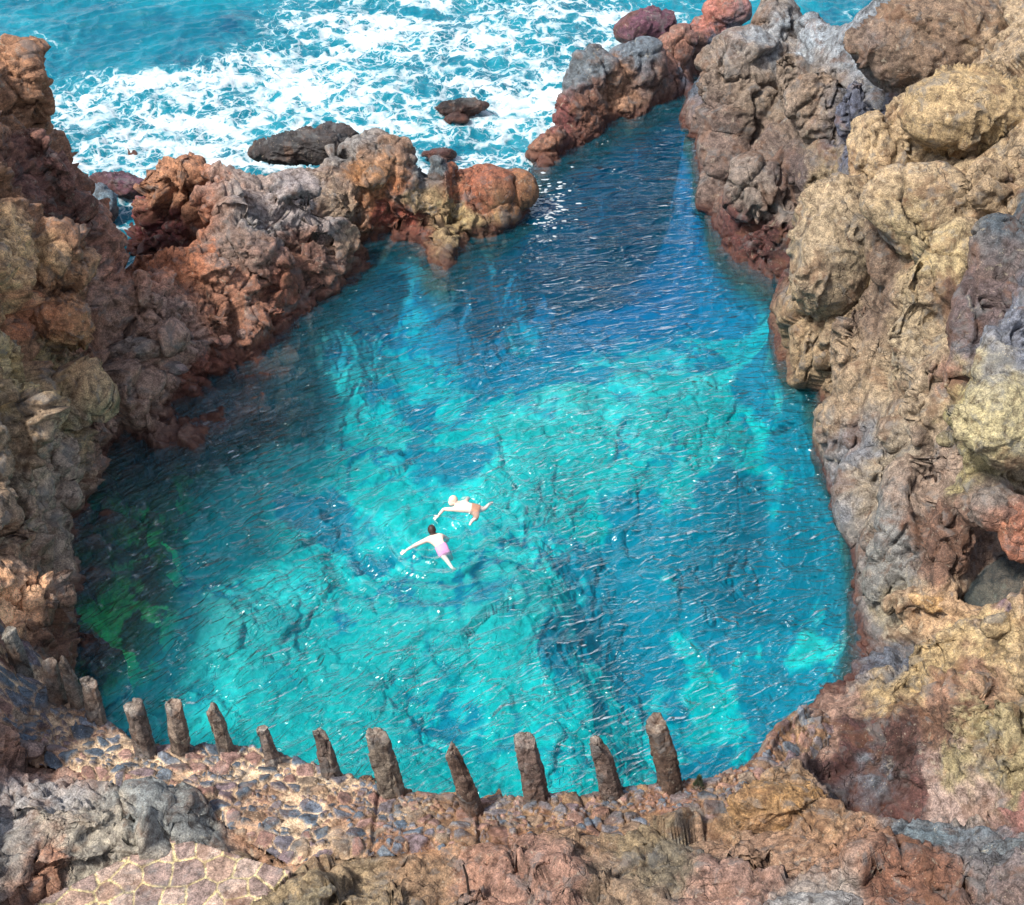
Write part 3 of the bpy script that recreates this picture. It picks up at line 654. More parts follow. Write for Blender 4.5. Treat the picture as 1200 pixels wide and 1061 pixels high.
# ------------------------------------------------------------------ water of the pool
SWIM = [(at(532,592,0), 1), (at(512,632,0), 1)]
DIV = [at(x, y, 0)[:2] for x, y in [(-200,900),(-100,320),(60,300),(140,330),(230,300),(300,285),(400,235),(470,215),(520,240),(575,232),(604,222),(628,188),(668,150),(700,110),(760,80),(800,60),(880,80),(1010,200),(1300,200),(1300,1000),(1100,1200),(-200,1200)]]
WC = np.array([11.0, 3.0])
def waves(P, sea=False):
    x, y = P[:, 0], P[:, 1]; P3 = np.stack([x, y, x*0], 1)
    v = np.hypot(x-WC[0], y-WC[1]); u = np.arctan2(y-WC[1], x-WC[0])*26.0
    wq = np.stack([fbm(P3, 2.2, 3, 201), fbm(P3, 2.2, 3, 202)], 1)
    patch = .6+.5*fbm(P3, 1.6, 2, 203)
    z = 0; rr = np.random.default_rng(5)
    for k in range(14):
        lam = .26+.60*rr.random()**1.5; a = rr.normal(0, .24); ph = rr.random()*6.28
        w_ = v*np.cos(a)+u*np.sin(a)
        sh = 2.2*(.5+.5*np.sin(6.283*(w_+wq[:, 0]*.6+wq[:, 1]*.3)/lam+ph))**2.8-.7
        z = z+sh*lam*.0085*(.2+1.3*np.abs(fbm(P3+k*9.1, .8, 2, 210+k)))
    z = z*patch*3.3
    qa = np.stack([v, u/3.4, x*0], 1)
    z = z+.030*fbm(qa, .30, 2, 230)+.03*fbm(qa, .9, 2, 231, .5, True)
    if not sea:
        r1 = np.hypot(x-SWIM[1][0][0], y-SWIM[1][0][1]); z = z*(1-.80*np.exp(-(r1/2.7)**2))
        for (c, a), am in zip(SWIM, (.032, .060)):
            r = np.hypot(x-c[0], y-c[1]); r2_ = r*(1+.05*fbm(P3, 1.6, 2, 250))+.05*fbm(P3, .6, 2, 251)
            arc = sstep(-.5, .1, fbm(P3+a*5, 1.1, 2, 252))
            z = z+1.25*am*(2*(.5+.5*np.sin(6.283*r2_/.47-.8))**2.2-.8)*np.exp(-r/2.6)*sstep(.25, .7, r)*(.35+.65*arc)
    return z
X, Y = gen_grid(-14, 15, 14.5, 56, .04)
P2 = np.stack([X.ravel(), Y.ravel()], 1)
ex = seg_dist(P2, POOL)
keepm = (inside(P2, POOL) | (ex < 1.3)) & inside(P2, DIV) & ~((seg_dist(P2, P_ledge, closed=False) < 1.4) & ~inside(P2, POOL) & (ex > .25))
ii = np.full(len(P2), -1); ii[keepm] = np.arange(keepm.sum()); G = ii.reshape(X.shape)
q = np.stack([G[:-1, :-1], G[:-1, 1:], G[1:, 1:], G[1:, :-1]], 2).reshape(-1, 4); q = q[(q >= 0).all(1)]
P2 = P2[keepm]; wz = waves(P2)
n0 = len(P2); topv = np.stack([P2[:, 0], P2[:, 1], wz], 1); botv = topv.copy(); botv[:, 2] = -8
# boundary edges -> side walls
E = np.concatenate([q[:, [0, 1]], q[:, [1, 2]], q[:, [2, 3]], q[:, [3, 0]]]); key = np.sort(E, 1); code = key[:, 0].astype(np.int64)*n0+key[:, 1]
u, inv, cnt = np.unique(code, return_inverse=True, return_counts=True); Be = E[cnt[inv] == 1]
side = np.stack([Be[:, 0], Be[:, 0]+n0, Be[:, 1]+n0, Be[:, 1]], 1)
allq = np.concatenate([q, q[:, ::-1]+n0, side])

def water_mat():
    m, nt = newmat('clear_pool_water'); b = NB(nt)
    pos = b.n('ShaderNodeNewGeometry').outputs['Position']
    sx = b.n('ShaderNodeSeparateXYZ', None, Vector=pos).outputs
    dx_ = b.math('SUBTRACT', sx[0], float(WC[0])); dy_ = b.math('SUBTRACT', sx[1], float(WC[1]))
    v_ = b.math('SQRT', b.math('ADD', b.math('MULTIPLY', dx_, dx_), b.math('MULTIPLY', dy_, dy_)))
    u_ = b.math('MULTIPLY', b.math('ARCTAN2', dy_, dx_), 26.0/3.6)
    mp = b.n('ShaderNodeCombineXYZ', None, X=v_, Y=u_, Z=0.0).outputs[0]
    def crest(sc, w):   # narrow, steep, broken wavelet crests
        n_ = b.math('ABSOLUTE', b.math('SUBTRACT', b.noise(mp, sc, 2, .5, .4), .5))
        return b.ramp(n_, [(0, 1), (w, 0)], 'EASE')
    gate = b.ramp(b.noise(pos, 1.1, 3), [(.38, 0), (.6, 1)])
    h = b.math('ADD', b.math('MULTIPLY', b.math('MULTIPLY', crest(2.3, .07), gate), 1.0), b.math('MULTIPLY', crest(4.2, .10), .40))
    h = b.math('MULTIPLY', h, b.n('ShaderNodeAttribute', {'attribute_name': 'chop'}).outputs['Fac'])
    bp = b.n('ShaderNodeBump', None, Strength=1.0, Distance=.085, Height=h).outputs[0]
    gl = b.n('ShaderNodeBsdfGlossy', None, Color=(1,1,1,1), Roughness=.17, Normal=bp)
    tr = b.n('ShaderNodeBsdfTransparent', None, Color=(1,1,1,1))
    df = b.n('ShaderNodeBsdfDiffuse', None, Color=(.0,.34,.50,1), Normal=bp)
    lw = b.n('ShaderNodeLayerWeight', None, Blend=.5, Normal=bp).outputs['Facing']
    fr = b.n('ShaderNodeMath', {'operation': 'MULTIPLY_ADD', 'use_clamp': True}, i0=b.math('POWER', lw, 2.9), i1=.9, i2=.015)
    body = b.n('ShaderNodeMixShader', None, i0=.07, i1=tr.outputs[0], i2=df.outputs[0])
    mx = b.n('ShaderNodeMixShader', None, i0=fr.outputs[0], i1=body.outputs[0], i2=gl.outputs[0])
    va = b.n('ShaderNodeVolumeAbsorption', None, Color=(.0,.948,.962,1), Density=.76)
    b.n('ShaderNodeOutputMaterial', None, Surface=mx.outputs[0], Volume=va.outputs[0])
    return m
gz = np.gradient(np.where(ii.reshape(X.shape) >= 0, wz[np.maximum(ii, 0)].reshape(X.shape), 0), .04); print('slope rms', gz[0].std(), gz[1].std())
pw = mesh_np('pool_water', np.concatenate([topv, botv]), allq, water_mat()); struct(pw)
rs_ = np.hypot(P2[:, 0]-SWIM[1][0][0], P2[:, 1]-SWIM[1][0][1]); cv_ = 1-.75*np.exp(-(rs_/2.4)**2); set_f(pw, np.concatenate([cv_, cv_]), 'chop')

# ------------------------------------------------------------------ sea with foam
X, Y = gen_grid(-32, 26, 30, 72, .07)
P2 = np.stack([X.ravel(), Y.ravel()], 1)
dvd = inside(P2, DIV); keepm = ~dvd
H = hz(P2[:, 0], P2[:, 1]); keepm &= H < 1.6
ii = np.full(len(P2), -1); ii[keepm] = np.arange(keepm.sum()); G = ii.reshape(X.shape)
q = np.stack([G[:-1, :-1], G[:-1, 1:], G[1:, 1:], G[1:, :-1]], 2).reshape(-1, 4); q = q[(q >= 0).all(1)]
P2 = P2[keepm]; P3 = np.stack([P2[:, 0], P2[:, 1], P2[:, 0]*0], 1)
dens = np.full(len(P2), .52)
for px, py, r, a in [(590,60,4.5,.95),(560,150,4,.75),(660,30,3,.45),(480,130,3.5,.5),(300,100,5,.28),(130,170,4,.4),(600,190,2.5,.6),(60,120,4,.3),(400,60,4,.25),(250,60,4,.1),
                     (180,20,3.2,-.55),(150,50,3,-.3),(250,10,3,-.4),(740,20,2.5,-.15),(30,5,3,-.1),(440,40,2,-.15),(550,90,1.3,-.5),(560,100,1.2,-.3),(230,150,3,.2),(250,180,3,.3)]:
    c = at(px, py, 0); dens = dens+a*np.exp(-((P2[:, 0]-c[0])**2+((P2[:, 1]-c[1])*.75)**2)/(r*r))
swell = .30*fbm(P3*np.array([1, 1.3, 1]), 5.5, 3, 301)+.12*fbm(P3, 1.6, 3, 303)+.05*fbm(P3, .5, 3, 305, .6, True)
fm = np.clip(dens, 0, 1)
sz = waves(P2, True)*1.2+swell+fm*.12*fbm(P3, .35, 3, 306)-.05
so = mesh_np('sea', np.stack([P2[:, 0], P2[:, 1], sz], 1), q); struct(so); set_f(so, np.clip(dens, 0, 1.1), 'dens')
def sea_mat():
    m, nt = newmat('foamy_sea'); b = NB(nt)
    pos = b.n('ShaderNodeNewGeometry').outputs['Position']
    dn = b.n('ShaderNodeAttribute', {'attribute_name': 'dens'}).outputs['Fac']
    def warp(vec, sc, amp):
        c = b.n('ShaderNodeTexNoise', None, Vector=vec, Scale=sc, Detail=4.0, Roughness=.6).outputs['Color']
        o = b.n('ShaderNodeVectorMath', {'operation': 'SUBTRACT'}, i0=c, i1=(.5,.5,.5)).outputs[0]
        return b.n('ShaderNodeVectorMath', {'operation': 'MULTIPLY_ADD'}, i0=o, i1=(amp, amp, 0), i2=vec).outputs[0]
    w1 = warp(pos, .35, 3.2); w1 = warp(w1, 1.6, .9)
    w2 = warp(pos, 1.1, 1.4)
    e1 = b.voro(w1, 1.0, 'DISTANCE_TO_EDGE').outputs['Distance']; e2 = b.voro(w2, 2.6, 'DISTANCE_TO_EDGE').outputs['Distance']
    e3 = b.voro(warp(pos, 3.5, .4), 6.5, 'DISTANCE_TO_EDGE').outputs['Distance']
    net = b.math('MAXIMUM', b.ramp(e1, [(.0, 1), (.26, 0)]), b.math('MULTIPLY', b.ramp(e2, [(.0, 1), (.24, 0)]), .85))
    net = b.math('MAXIMUM', net, b.math('MULTIPLY', b.ramp(e3, [(.0, 1), (.25, 0)]), .55))
    n = b.noise(w2, 1.3, 7, .68, .5); n2 = b.noise(pos, .35, 3, .5)
    f = b.math('ADD', b.math('MULTIPLY', net, .46), b.math('MULTIPLY', n, .62))
    f = b.math('ADD', f, b.math('MULTIPLY', dn, .42)); f = b.math('ADD', f, b.math('MULTIPLY', n2, .30))
    st_ = b.n('ShaderNodeMapping', None, Vector=w1, Rotation=(0, 0, R(-35)), Scale=(.28, .9, 1)).outputs[0]
    f = b.math('ADD', f, b.math('MULTIPLY', b.math('SUBTRACT', b.noise(st_, .8, 5, .6, .8), .5), 1.0))
    f = b.math('SUBTRACT', f, .60)
    foam = b.ramp(f, [(.54, 0), (.66, .45), (.95, 1)])
    wc = b.mix(b.ramp(b.noise(pos, .22, 4, .6, .5), [(.35, 0), (.65, 1)]), (.0,.06,.11), (.001,.16,.22))
    wc = b.mix(b.math('MULTIPLY', b.ramp(f, [(.3, 0), (.65, 1)]), .45), wc, (.02,.26,.32))
    col = b.mix(foam, wc, (.66,.69,.71))
    h = b.math('ADD', b.math('MULTIPLY', foam, .5), b.math('MULTIPLY', b.noise(w2, 9, 5, .65), .5))
    bp = b.n('ShaderNodeBump', None, Strength=.6, Distance=.12, Height=h).outputs[0]
    bs = b.n('ShaderNodeBsdfPrincipled', None, Base_Color=col, Roughness=b.ramp(foam, [(0, .12), (1, .8)]), Normal=bp)
    bs.inputs['IOR'].default_value = 1.33
    b.n('ShaderNodeOutputMaterial', None, Surface=bs.outputs[0]); return m
so.data.materials.append(sea_mat())

# ------------------------------------------------------------------ standing stone posts on the ledge
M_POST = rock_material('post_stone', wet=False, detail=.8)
POSTS = [ # top px,py  base px,py  width px, thickness ratio, top cut (x slope, y slope), colour, label
 (8,738,25,786,26,.7,(-.5,.2),'6e6c66','broad grey standing stone at the far left end, against the dark cliff foot'),
 (58,776,69,826,21,.8,(.1,.3),'6c5e52','short flat-topped brown stone post, second from the left end of the row'),
 (73,771,94,833,17,.8,(.9,.1),'74685c','slim pointed stone post squeezed between two flat-topped ones near the left end'),
 (104,798,116,851,25,.7,(.3,.3),'75665a','wide brown stone post with pale slanted top, right of the slim pointed one'),
 (155,826,173,886,27,.8,(-.1,.3),'66584e','stout leaning stone post with pale flat top, just left of the white-capped mottled one'),
 (203,823,215,887,24,.9,(.0,.5),'7a6a5c','mottled pale and dark stone post with a whitish rounded top'),
 (250,827,265,885,20,.9,(.8,-.2),'76685a','narrow stone post ending in a sharp pale triangular point'),
 (306,852,319,896,20,.7,(.0,.1),'6c5c52','smallest stone post, with a bright flat square top '),
 (373,857,386,909,24,.7,(.7,.1),'5c4c42','plain brown stone post with a sloping shoulder, right of the smallest one'),
 (440,858,459,932,31,.9,(.5,.3),'6e6254','thick stone post with grey left face and dark right face above the long joint'),
 (531,874,555,953,26,.7,(1.2,.2),'5c4638','reddish brown blade-shaped stone post with a pointed top, set lowest on the ledge'),
 (613,864,629,937,31,.8,(.3,.4),'665248','tall smooth brown stone post with a rounded chipped grey top'),
 (702,869,718,930,29,.8,(1.3,.1),'5e4c42','hunched stone post with a curved right shoulder and split face'),
 (768,844,786,921,31,.9,(-.1,.4),'5a4636','tallest square-cut stone post with flat pale top, at the right end of the row')]
def post(i, tx, ty, bx, by, wpx, thick, cut, colr, label):
    B, _ = surf(bx, by); t = float(np.dot(B-CPOS, CF)); w = wpx*t/FPX
    d = ray(tx, ty); T = CPOS+d*((B[1]+.12-CPOS[1])/d[1])
    axis = T-B; Lh = np.linalg.norm(axis); B = B-axis/Lh*.35; Lh += .35; ax = axis/np.linalg.norm(axis)
    r2 = np.random.default_rng(40+i); n = 7
    ang = np.sort(np.linspace(0, 2*math.pi, n, endpoint=False)+r2.uniform(-.3, .3, n)); rad = r2.uniform(.88, 1.12, n)
    ex = np.array([1, 0, 0])-ax*ax[0]; ex /= np.linalg.norm(ex); ey = np.cross(ax, ex)
    NA, NHh = 72, 90; th = np.linspace(0, 2*math.pi, NA, endpoint=False)
    # polygonal outline sampled around
    pts = np.stack([np.cos(ang)*rad, np.sin(ang)*rad], 1)
    prof = np.empty((NA, 2))
    for k, a in enumerate(th):
        dd = np.array([math.cos(a), math.sin(a)]); best = 9
        for m in range(n):
            p, q_ = pts[m], pts[(m+1) % n]; e = q_-p; den = dd[0]*e[1]-dd[1]*e[0]
            if abs(den) < 1e-9: continue
            s = (p[0]*e[1]-p[1]*e[0])/den; u_ = (p[0]*dd[1]-p[1]*dd[0])/den
            if s > 0 and -1e-6 <= u_ <= 1+1e-6: best = min(best, s)
        prof[k] = dd*best
    V = []; 
    for h in range(NHh+1):
        f = h/NHh; sc = (w/2)*(1.08-.30*f+.05*math.sin(3*f+i)); 
        for k in range(NA):
            x, y = prof[k, 0]*sc, prof[k, 1]*sc*thick
            hh = Lh*f
            lim = Lh-max(0, (x*cut[0]*1.9-y*cut[1]*2.4+.02))-(1.5*abs(x+.02) if i in (2, 6, 10) else 0)
            V.append(B+ax*min(hh, lim)+ex*x+ey*y)
    V = np.array(V); Fq = []
    for h in range(NHh):
        for k in range(NA): Fq.append((h*NA+k, h*NA+(k+1) % NA, (h+1)*NA+(k+1) % NA, (h+1)*NA+k))
    # cap: shrinking rings
    last = V[-NA:]; c = last.mean(0); nb0 = NHh*NA; caps = []
    for rr_ in np.linspace(.88, .06, 9): caps.append(c+(last-c)*rr_)
    V = np.concatenate([V]+caps)
    for g in range(9):
        a0 = nb0+g*NA; b0 = a0+NA
        for k in range(NA): Fq.append((a0+k, a0+(k+1) % NA, b0+(k+1) % NA, b0+k))
    o = mesh_np('stone_post', V-B, np.array(Fq), M_POST)
    me = o.data; v = get_v(me).astype(float)+B; nn = get_n(me).astype(float)
    dd = facets(v*np.array([1, 1, .45])+i*5, .45, .035, 60+i, .3, .1)+facets(v*np.array([1, 1, .6])+i, .16, .010, 80+i, .4, .12)+.012*fbm(v, .08, 3, 90)
    v2 = v+nn*dd[:, None]; me.vertices.foreach_set('co', (v2-B).astype(np.float32).ravel()); me.update()
    o.location = B
    topf = np.clip(((v2-B) @ ax)/Lh, 0, 1)
    cc = (srgb(colr)*.75+.02)*(1+.3*fbm(v*np.array([1, 1, .4]), .2, 4, 7)[:, None])
    top_pale = (sstep(.88, .99, topf+.10*fbm(v, .15, 3, 8)))[:, None]
    cc = cc*(1-0.5*top_pale)+srgb('948e84')*.5*top_pale  # colour turns paler towards the top
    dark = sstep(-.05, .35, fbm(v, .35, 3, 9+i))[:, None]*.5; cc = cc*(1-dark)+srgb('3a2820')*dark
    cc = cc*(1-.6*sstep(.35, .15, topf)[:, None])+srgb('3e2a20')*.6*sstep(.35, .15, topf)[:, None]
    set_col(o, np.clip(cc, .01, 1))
    tag(o, label, 'stone post', 'standing stone posts along the pool edge')
for i, p in enumerate(POSTS): post(i, *p)

# ------------------------------------------------------------------ boulders that stand apart
BOULD = [ # px py rx ry rot dz push blocky colour label sub amp
 (1092,46,90,58,0,.9,.05,0,'78624e','huge rounded brown-grey boulder on the clifftop, above the wide tan one',6,.8),
 (1138,132,84,50,-6,.9,-.15,.1,'9c8458','wide tan boulder with a pointed left end, wedged under the brown clifftop boulder',6,.6),
 (984,292,58,76,-6,.9,.1,.2,'988870','tall pale tan boulder bulging over the pool halfway along the right cliff',6,.5),
 (1182,490,54,62,10,.9,.05,.1,'9a906a','broad yellowish boulder at the right edge above the fallen stones',6,.7),
 (1126,491,20,12,-15,.8,.2,.2,'8c8450','small olive stone lodged in the hollow beside the broad yellowish boulder',5,.2),
 (1112,514,14,9,0,.8,.2,.2,'6c6c48','little dark green stone just below the olive one in the hollow',4,.15),
 (1170,598,32,26,0,.8,.3,.1,'6e6a64','rounded grey boulder under the broad yellowish one, above the rusty basin',5,.5),
 (360,175,64,21,4,.9,.1,.4,'1a242b','long black wet boulder on the sea side of the outcrop',6,.35),
 (398,158,28,16,-12,.9,.1,.3,'243038','smaller dark blue boulder at the right end of the long black wet one',5,.3),
 (540,127,30,8,8,1.0,.0,.3,'14181c','jagged black rock awash in the white surf',5,.25),
 (536,140,14,6,0,1.0,.0,.3,'1c2024','low black rock fragment in the surf just in front of the jagged one',4,.2),
 (516,181,20,7,0,1.0,.0,.3,'4c3438','flat dark red rock in the surf touching the outcrop tip',5,.2),
 (755,32,36,20,12,.9,.1,.3,'5c3c4c','smooth purple wet rock on the sea side of the dividing ridge',5,.4),
 (122,241,15,25,8,.9,.1,.2,'5c7884','upright blue-grey boulder in the red channel',5,.3),
 (142,216,36,13,-4,.9,.1,.2,'54404e','dark purple hump at the sea mouth of the red channel',5,.3),
 (201,430,20,9,-6,.9,-.1,.5,'8c9094','smooth pale grey stone lying low on the fractured slope',5,.15),
 (158,411,38,14,3,.8,-.0,.6,'7c7c76','long angular grey slab stone above the smooth pale one on the slope',5,.2),
 (290,392,12,9,0,.8,-.1,.5,'8c8480','squarish pale stone among rubble above the dark tidal band',4,.1),
 (262,402,10,7,20,.8,-.1,.5,'86706a','pinkish stone chip left of the squarish pale one',4,.1),
 (86,301,14,10,10,.8,.0,.4,'b89a58','small golden yellow rock at the foot of the upper left cliff',4,.2),
 (46,372,72,36,-8,.8,.2,.4,'94623e','massive orange-brown overhanging block on the left cliff',6,.5),
 (912,946,58,30,-2,.7,.1,.45,'94703e','squat ochre boulder with a flat top at the right end of the ledge',6,.45),
 (1100,988,46,16,-6,.8,.2,.4,'566870','blue-grey rock slab below the burgundy slope',5,.3),
 (1178,1000,34,18,10,.8,.2,.3,'5c6c74','rounded slate-blue rock in the bottom right corner',5,.3),
 (958,1060,60,13,2,.8,.2,.1,'8c9498','pale grey rounded boulder cut by the bottom edge',5,.3),
 (800,1003,24,11,0,.8,.1,.6,'5c5a5a','squarish dark grey stone on the foreground rock behind the ledge',5,.12),
 (20,876,30,11,-8,.8,.1,.3,'747c80','smooth flat grey stone at the left edge behind the stone ledge',5,.15),
 (1090,706,26,9,-15,.8,.2,.2,'c8a060','bright golden ochre rock at the left lip of the rusty basin',5,.2),
 (360,1048,34,14,10,.8,.3,.3,'7c7866','lichen-grey rock overlapping the lower right edge of the paving',5,.3),
]
SEAZ = {(360,175): 1.3, (398,158): .7, (540,127): .1, (536,140): 0, (516,181): .1, (755,32): .7, (122,241): .3, (142,216): .2}
for i, (px, py, rx, ry, rot, dzz, push, bl, colr, label, sub, amp) in enumerate(BOULD):
    V, Fc = lump_geo(px, py, rx, ry, rot, dzz, push, seed=60+i, sub=sub, blocky=bl, at3=SEAZ.get((px, py)))
    c = V.mean(0)
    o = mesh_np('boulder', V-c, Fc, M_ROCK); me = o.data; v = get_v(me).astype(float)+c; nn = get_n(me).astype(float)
    v2 = v+nn*(rock_disp(v, 1.0, .5)*amp)[:, None]
    me.vertices.foreach_set('co', (v2-c).astype(np.float32).ravel()); me.update(); o.location = c
    lc = stone_colour(v2); kk = (.88 if (px, py) in SEAZ else .42)+.2*fbm(v, .8, 3, 5)[:, None]
    set_col(o, np.clip(srgb(colr)*CGAIN*kk*(1+.15*fbm(v, .5, 3, 6)[:, None])+lc*(1-kk), .004, 1))
    tag(o, label, 'boulder')

# ------------------------------------------------------------------ tide pools on the rocks
m, nt = newmat('still_water'); b = NB(nt)
pos = b.n('ShaderNodeNewGeometry').outputs['Position']
bp = b.n('ShaderNodeBump', None, Strength=.12, Distance=.03, Height=b.noise(pos, 5, 3)).outputs[0]
gl = b.n('ShaderNodeBsdfGlossy', None, Color=(1,1,1,1), Roughness=.06, Normal=bp)
tr = b.n('ShaderNodeBsdfTransparent', None, Color=(.7,.78,.8,1)); df = b.n('ShaderNodeBsdfDiffuse', None, Color=(.36,.48,.52,1))
bd = b.n('ShaderNodeMixShader', None, i0=.05, i1=tr.outputs[0], i2=df.outputs[0])
fr = b.n('ShaderNodeFresnel', None, IOR=1.4, Normal=bp)
mx = b.n('ShaderNodeMixShader', None, i0=fr.outputs[0], i1=bd.outputs[0], i2=gl.outputs[0])
b.n('ShaderNodeOutputMaterial', None, Surface=mx.outputs[0]); M_TIDE = m
for poly, z in TIDE:
    bm = bmesh.new(); r = [at(x, y, z+.07) for x, y in poly]; c = np.mean(r, 0)
    vs = [bm.verts.new(tuple(c+(p-c)*1.10)) for p in r]; f = bm.faces.new(vs)
    f.normal_update()
    if f.normal.z < 0: f.normal_flip()
    # a body of water a hand deep
    e = bmesh.ops.extrude_face_region(bm, geom=[f]); 
    for g in e['geom']:
        if isinstance(g, bmesh.types.BMVert): g.co.z -= .0
    for v_ in vs: v_.co.z -= .5
    bmesh.ops.recalc_face_normals(bm, faces=bm.faces)
    me = bpy.data.meshes.new('tide_pool'); bm.to_mesh(me); bm.free(); me.materials.append(M_TIDE)
    o = bpy.data.objects.new('tide_pool', me); COL.objects.link(o); struct(o)

# ------------------------------------------------------------------ foam scraps drifting in the pool mouth
m, nt = newmat('foam_scraps'); b = NB(nt)
bs = b.n('ShaderNodeBsdfPrincipled', None, Base_Color=(.34,.38,.40,1), Roughness=.8); b.n('ShaderNodeOutputMaterial', None, Surface=bs.outputs[0])
fv, ff = [], []; r3 = np.random.default_rng(3)
for k in range(150):
    px = r3.normal(642, 14); py = r3.normal(240, 17)
    P = at(px, py, 0); rad_ = r3.uniform(.012, .05); n = 7; bi = len(fv); zc = float(waves(np.array([P[:2]]))[0])
    fv.append((P[0], P[1], zc+.02))
    for a in range(n):
        rr_ = rad_*r3.uniform(.5, 1.4); fv.append((P[0]+rr_*1.6*math.cos(a*6.283/n), P[1]+rr_*math.sin(a*6.283/n), zc+.006))
    for a in range(n): ff.append((bi, bi+1+a, bi+1+(a+1) % n))
o = mesh_np('foam', fv, ff, m); o['kind'] = 'stuff'; o['label'] = 'pale foam scraps floating at the mouth of the pool'; o['category'] = 'foam'

# ------------------------------------------------------------------ thin rod and little dark plant
def simple_mat(name, c, rough=.7):
    m, nt = newmat(name); b = NB(nt); pos = b.n('ShaderNodeNewGeometry').outputs['Position']
    cc = b.mix(b.noise(pos, 30, 4), tuple(x*.7 for x in c), tuple(min(1, x*1.3) for x in c))
    bs = b.n('ShaderNodeBsdfPrincipled', None, Base_Color=cc, Roughness=rough); b.n('ShaderNodeOutputMaterial', None, Surface=bs.outputs[0]); return m
def tube(path, rads, n=10):
    path = np.array(path, float); V = []; F = []
    for i_, p in enumerate(path):
        t_ = path[min(i_+1, len(path)-1)]-path[max(i_-1, 0)]; t_ /= np.linalg.norm(t_)
        s_ = np.cross(t_, [0.3, .9, .2]); s_ /= np.linalg.norm(s_); u_ = np.cross(t_, s_)
        for k in range(n): a = k*6.283/n; V.append(p+rads[i_]*(math.cos(a)*s_+math.sin(a)*u_))
    for i_ in range(len(path)-1):
        for k in range(n): F.append((i_*n+k, i_*n+(k+1) % n, (i_+1)*n+(k+1) % n, (i_+1)*n+k))
    return V, F
B, _ = surf(548, 1040); d = ray(543, 1014); T = CPOS+d*((B[1]-CPOS[1])/d[1])
V, F = tube([B-(T-B)*.3-B, (B+T)/2-B+[.02, 0, 0], T-B], [.022, .02, .016])
o = mesh_np('metal_rod', V, F, simple_mat('rusty_iron', (.03,.022,.018), .6)); o.location = B
tag(o, 'thin rusty black rod sticking up from the foreground rock', 'rod')
B, _ = surf(818, 924); fv, ff = [], []; r3 = np.random.default_rng(9)
for k in range(420):
    h = r3.uniform(0, .34); rr_ = (.34-h)*.30*r3.uniform(.5, 1); a = r3.uniform(0, 6.283); c = np.array([rr_*math.cos(a), rr_*math.sin(a), h])
    dn_ = np.array([math.cos(a), math.sin(a), .9]); dn_ /= np.linalg.norm(dn_); s_ = np.cross(dn_, [0, 0, 1]); s_ /= np.linalg.norm(s_)
    bi = len(fv); fv += [c-s_*.009, c+s_*.009, c+dn_*.05]; ff.append((bi, bi+1, bi+2))
root = bpy.data.objects.new('plant', None); COL.objects.link(root); root.location = B
tag(root, 'tiny dark cone-shaped plant growing from the ledge right of the tallest post', 'plant')
mesh_np('foliage', fv, ff, simple_mat('dark_leaves', (.035,.045,.018)), root)
V, F = tube([(0, 0, -.08), (0, 0, .15), (0, 0, .3)], [.014, .01, .004]); mesh_np('stem', V, F, simple_mat('dark_stem', (.04,.03,.02)), root)

# ------------------------------------------------------------------ swimmers
def skin_chain(bm_verts, edges, radii):
    me = bpy.data.meshes.new('sk'); me.from_pydata([tuple(v) for v in bm_verts], edges, [])
    o = bpy.data.objects.new('sk', me); COL.objects.link(o)
    m = o.modifiers.new('s', 'SKIN'); m.use_smooth_shade = True
    for i_, r_ in enumerate(radii):
        me.skin_vertices[0].data[i_].radius = (r_, r_) if np.isscalar(r_) else r_
    me.skin_vertices[0].data[0].use_root = True
    s = o.modifiers.new('u', 'SUBSURF'); s.levels = 2; s.render_levels = 2
    dg = bpy.context.evaluated_depsgraph_get(); dg.update(); e = o.evaluated_get(dg); em = e.to_mesh()
    V = get_v(em).tolist(); F = [tuple(p.vertices) for p in em.polygons]; e.to_mesh_clear()
    bpy.data.objects.remove(o); bpy.data.meshes.remove(me); return V, F
def ellips(c, M, r, sub=3):
    bm = bmesh.new(); bmesh.ops.create_icosphere(bm, subdivisions=sub, radius=1)
    V = np.array([v.co[:] for v in bm.verts])*np.array(r); F = [tuple(v.index for v in f.verts) for f in bm.faces]; bm.free()
    return (V @ np.array(M).T+np.array(c)).tolist(), F
def frame(fwd, up):
    f = np.array(fwd, float); f /= np.linalg.norm(f); u = np.array(up, float); u -= f*(f@u); u /= np.linalg.norm(u)
    return np.stack([np.cross(f, u), f, u], 1)   # columns: right, forward(face), up(crown)
SKIN = simple_mat('wet_skin', (.80,.56,.46), .45)
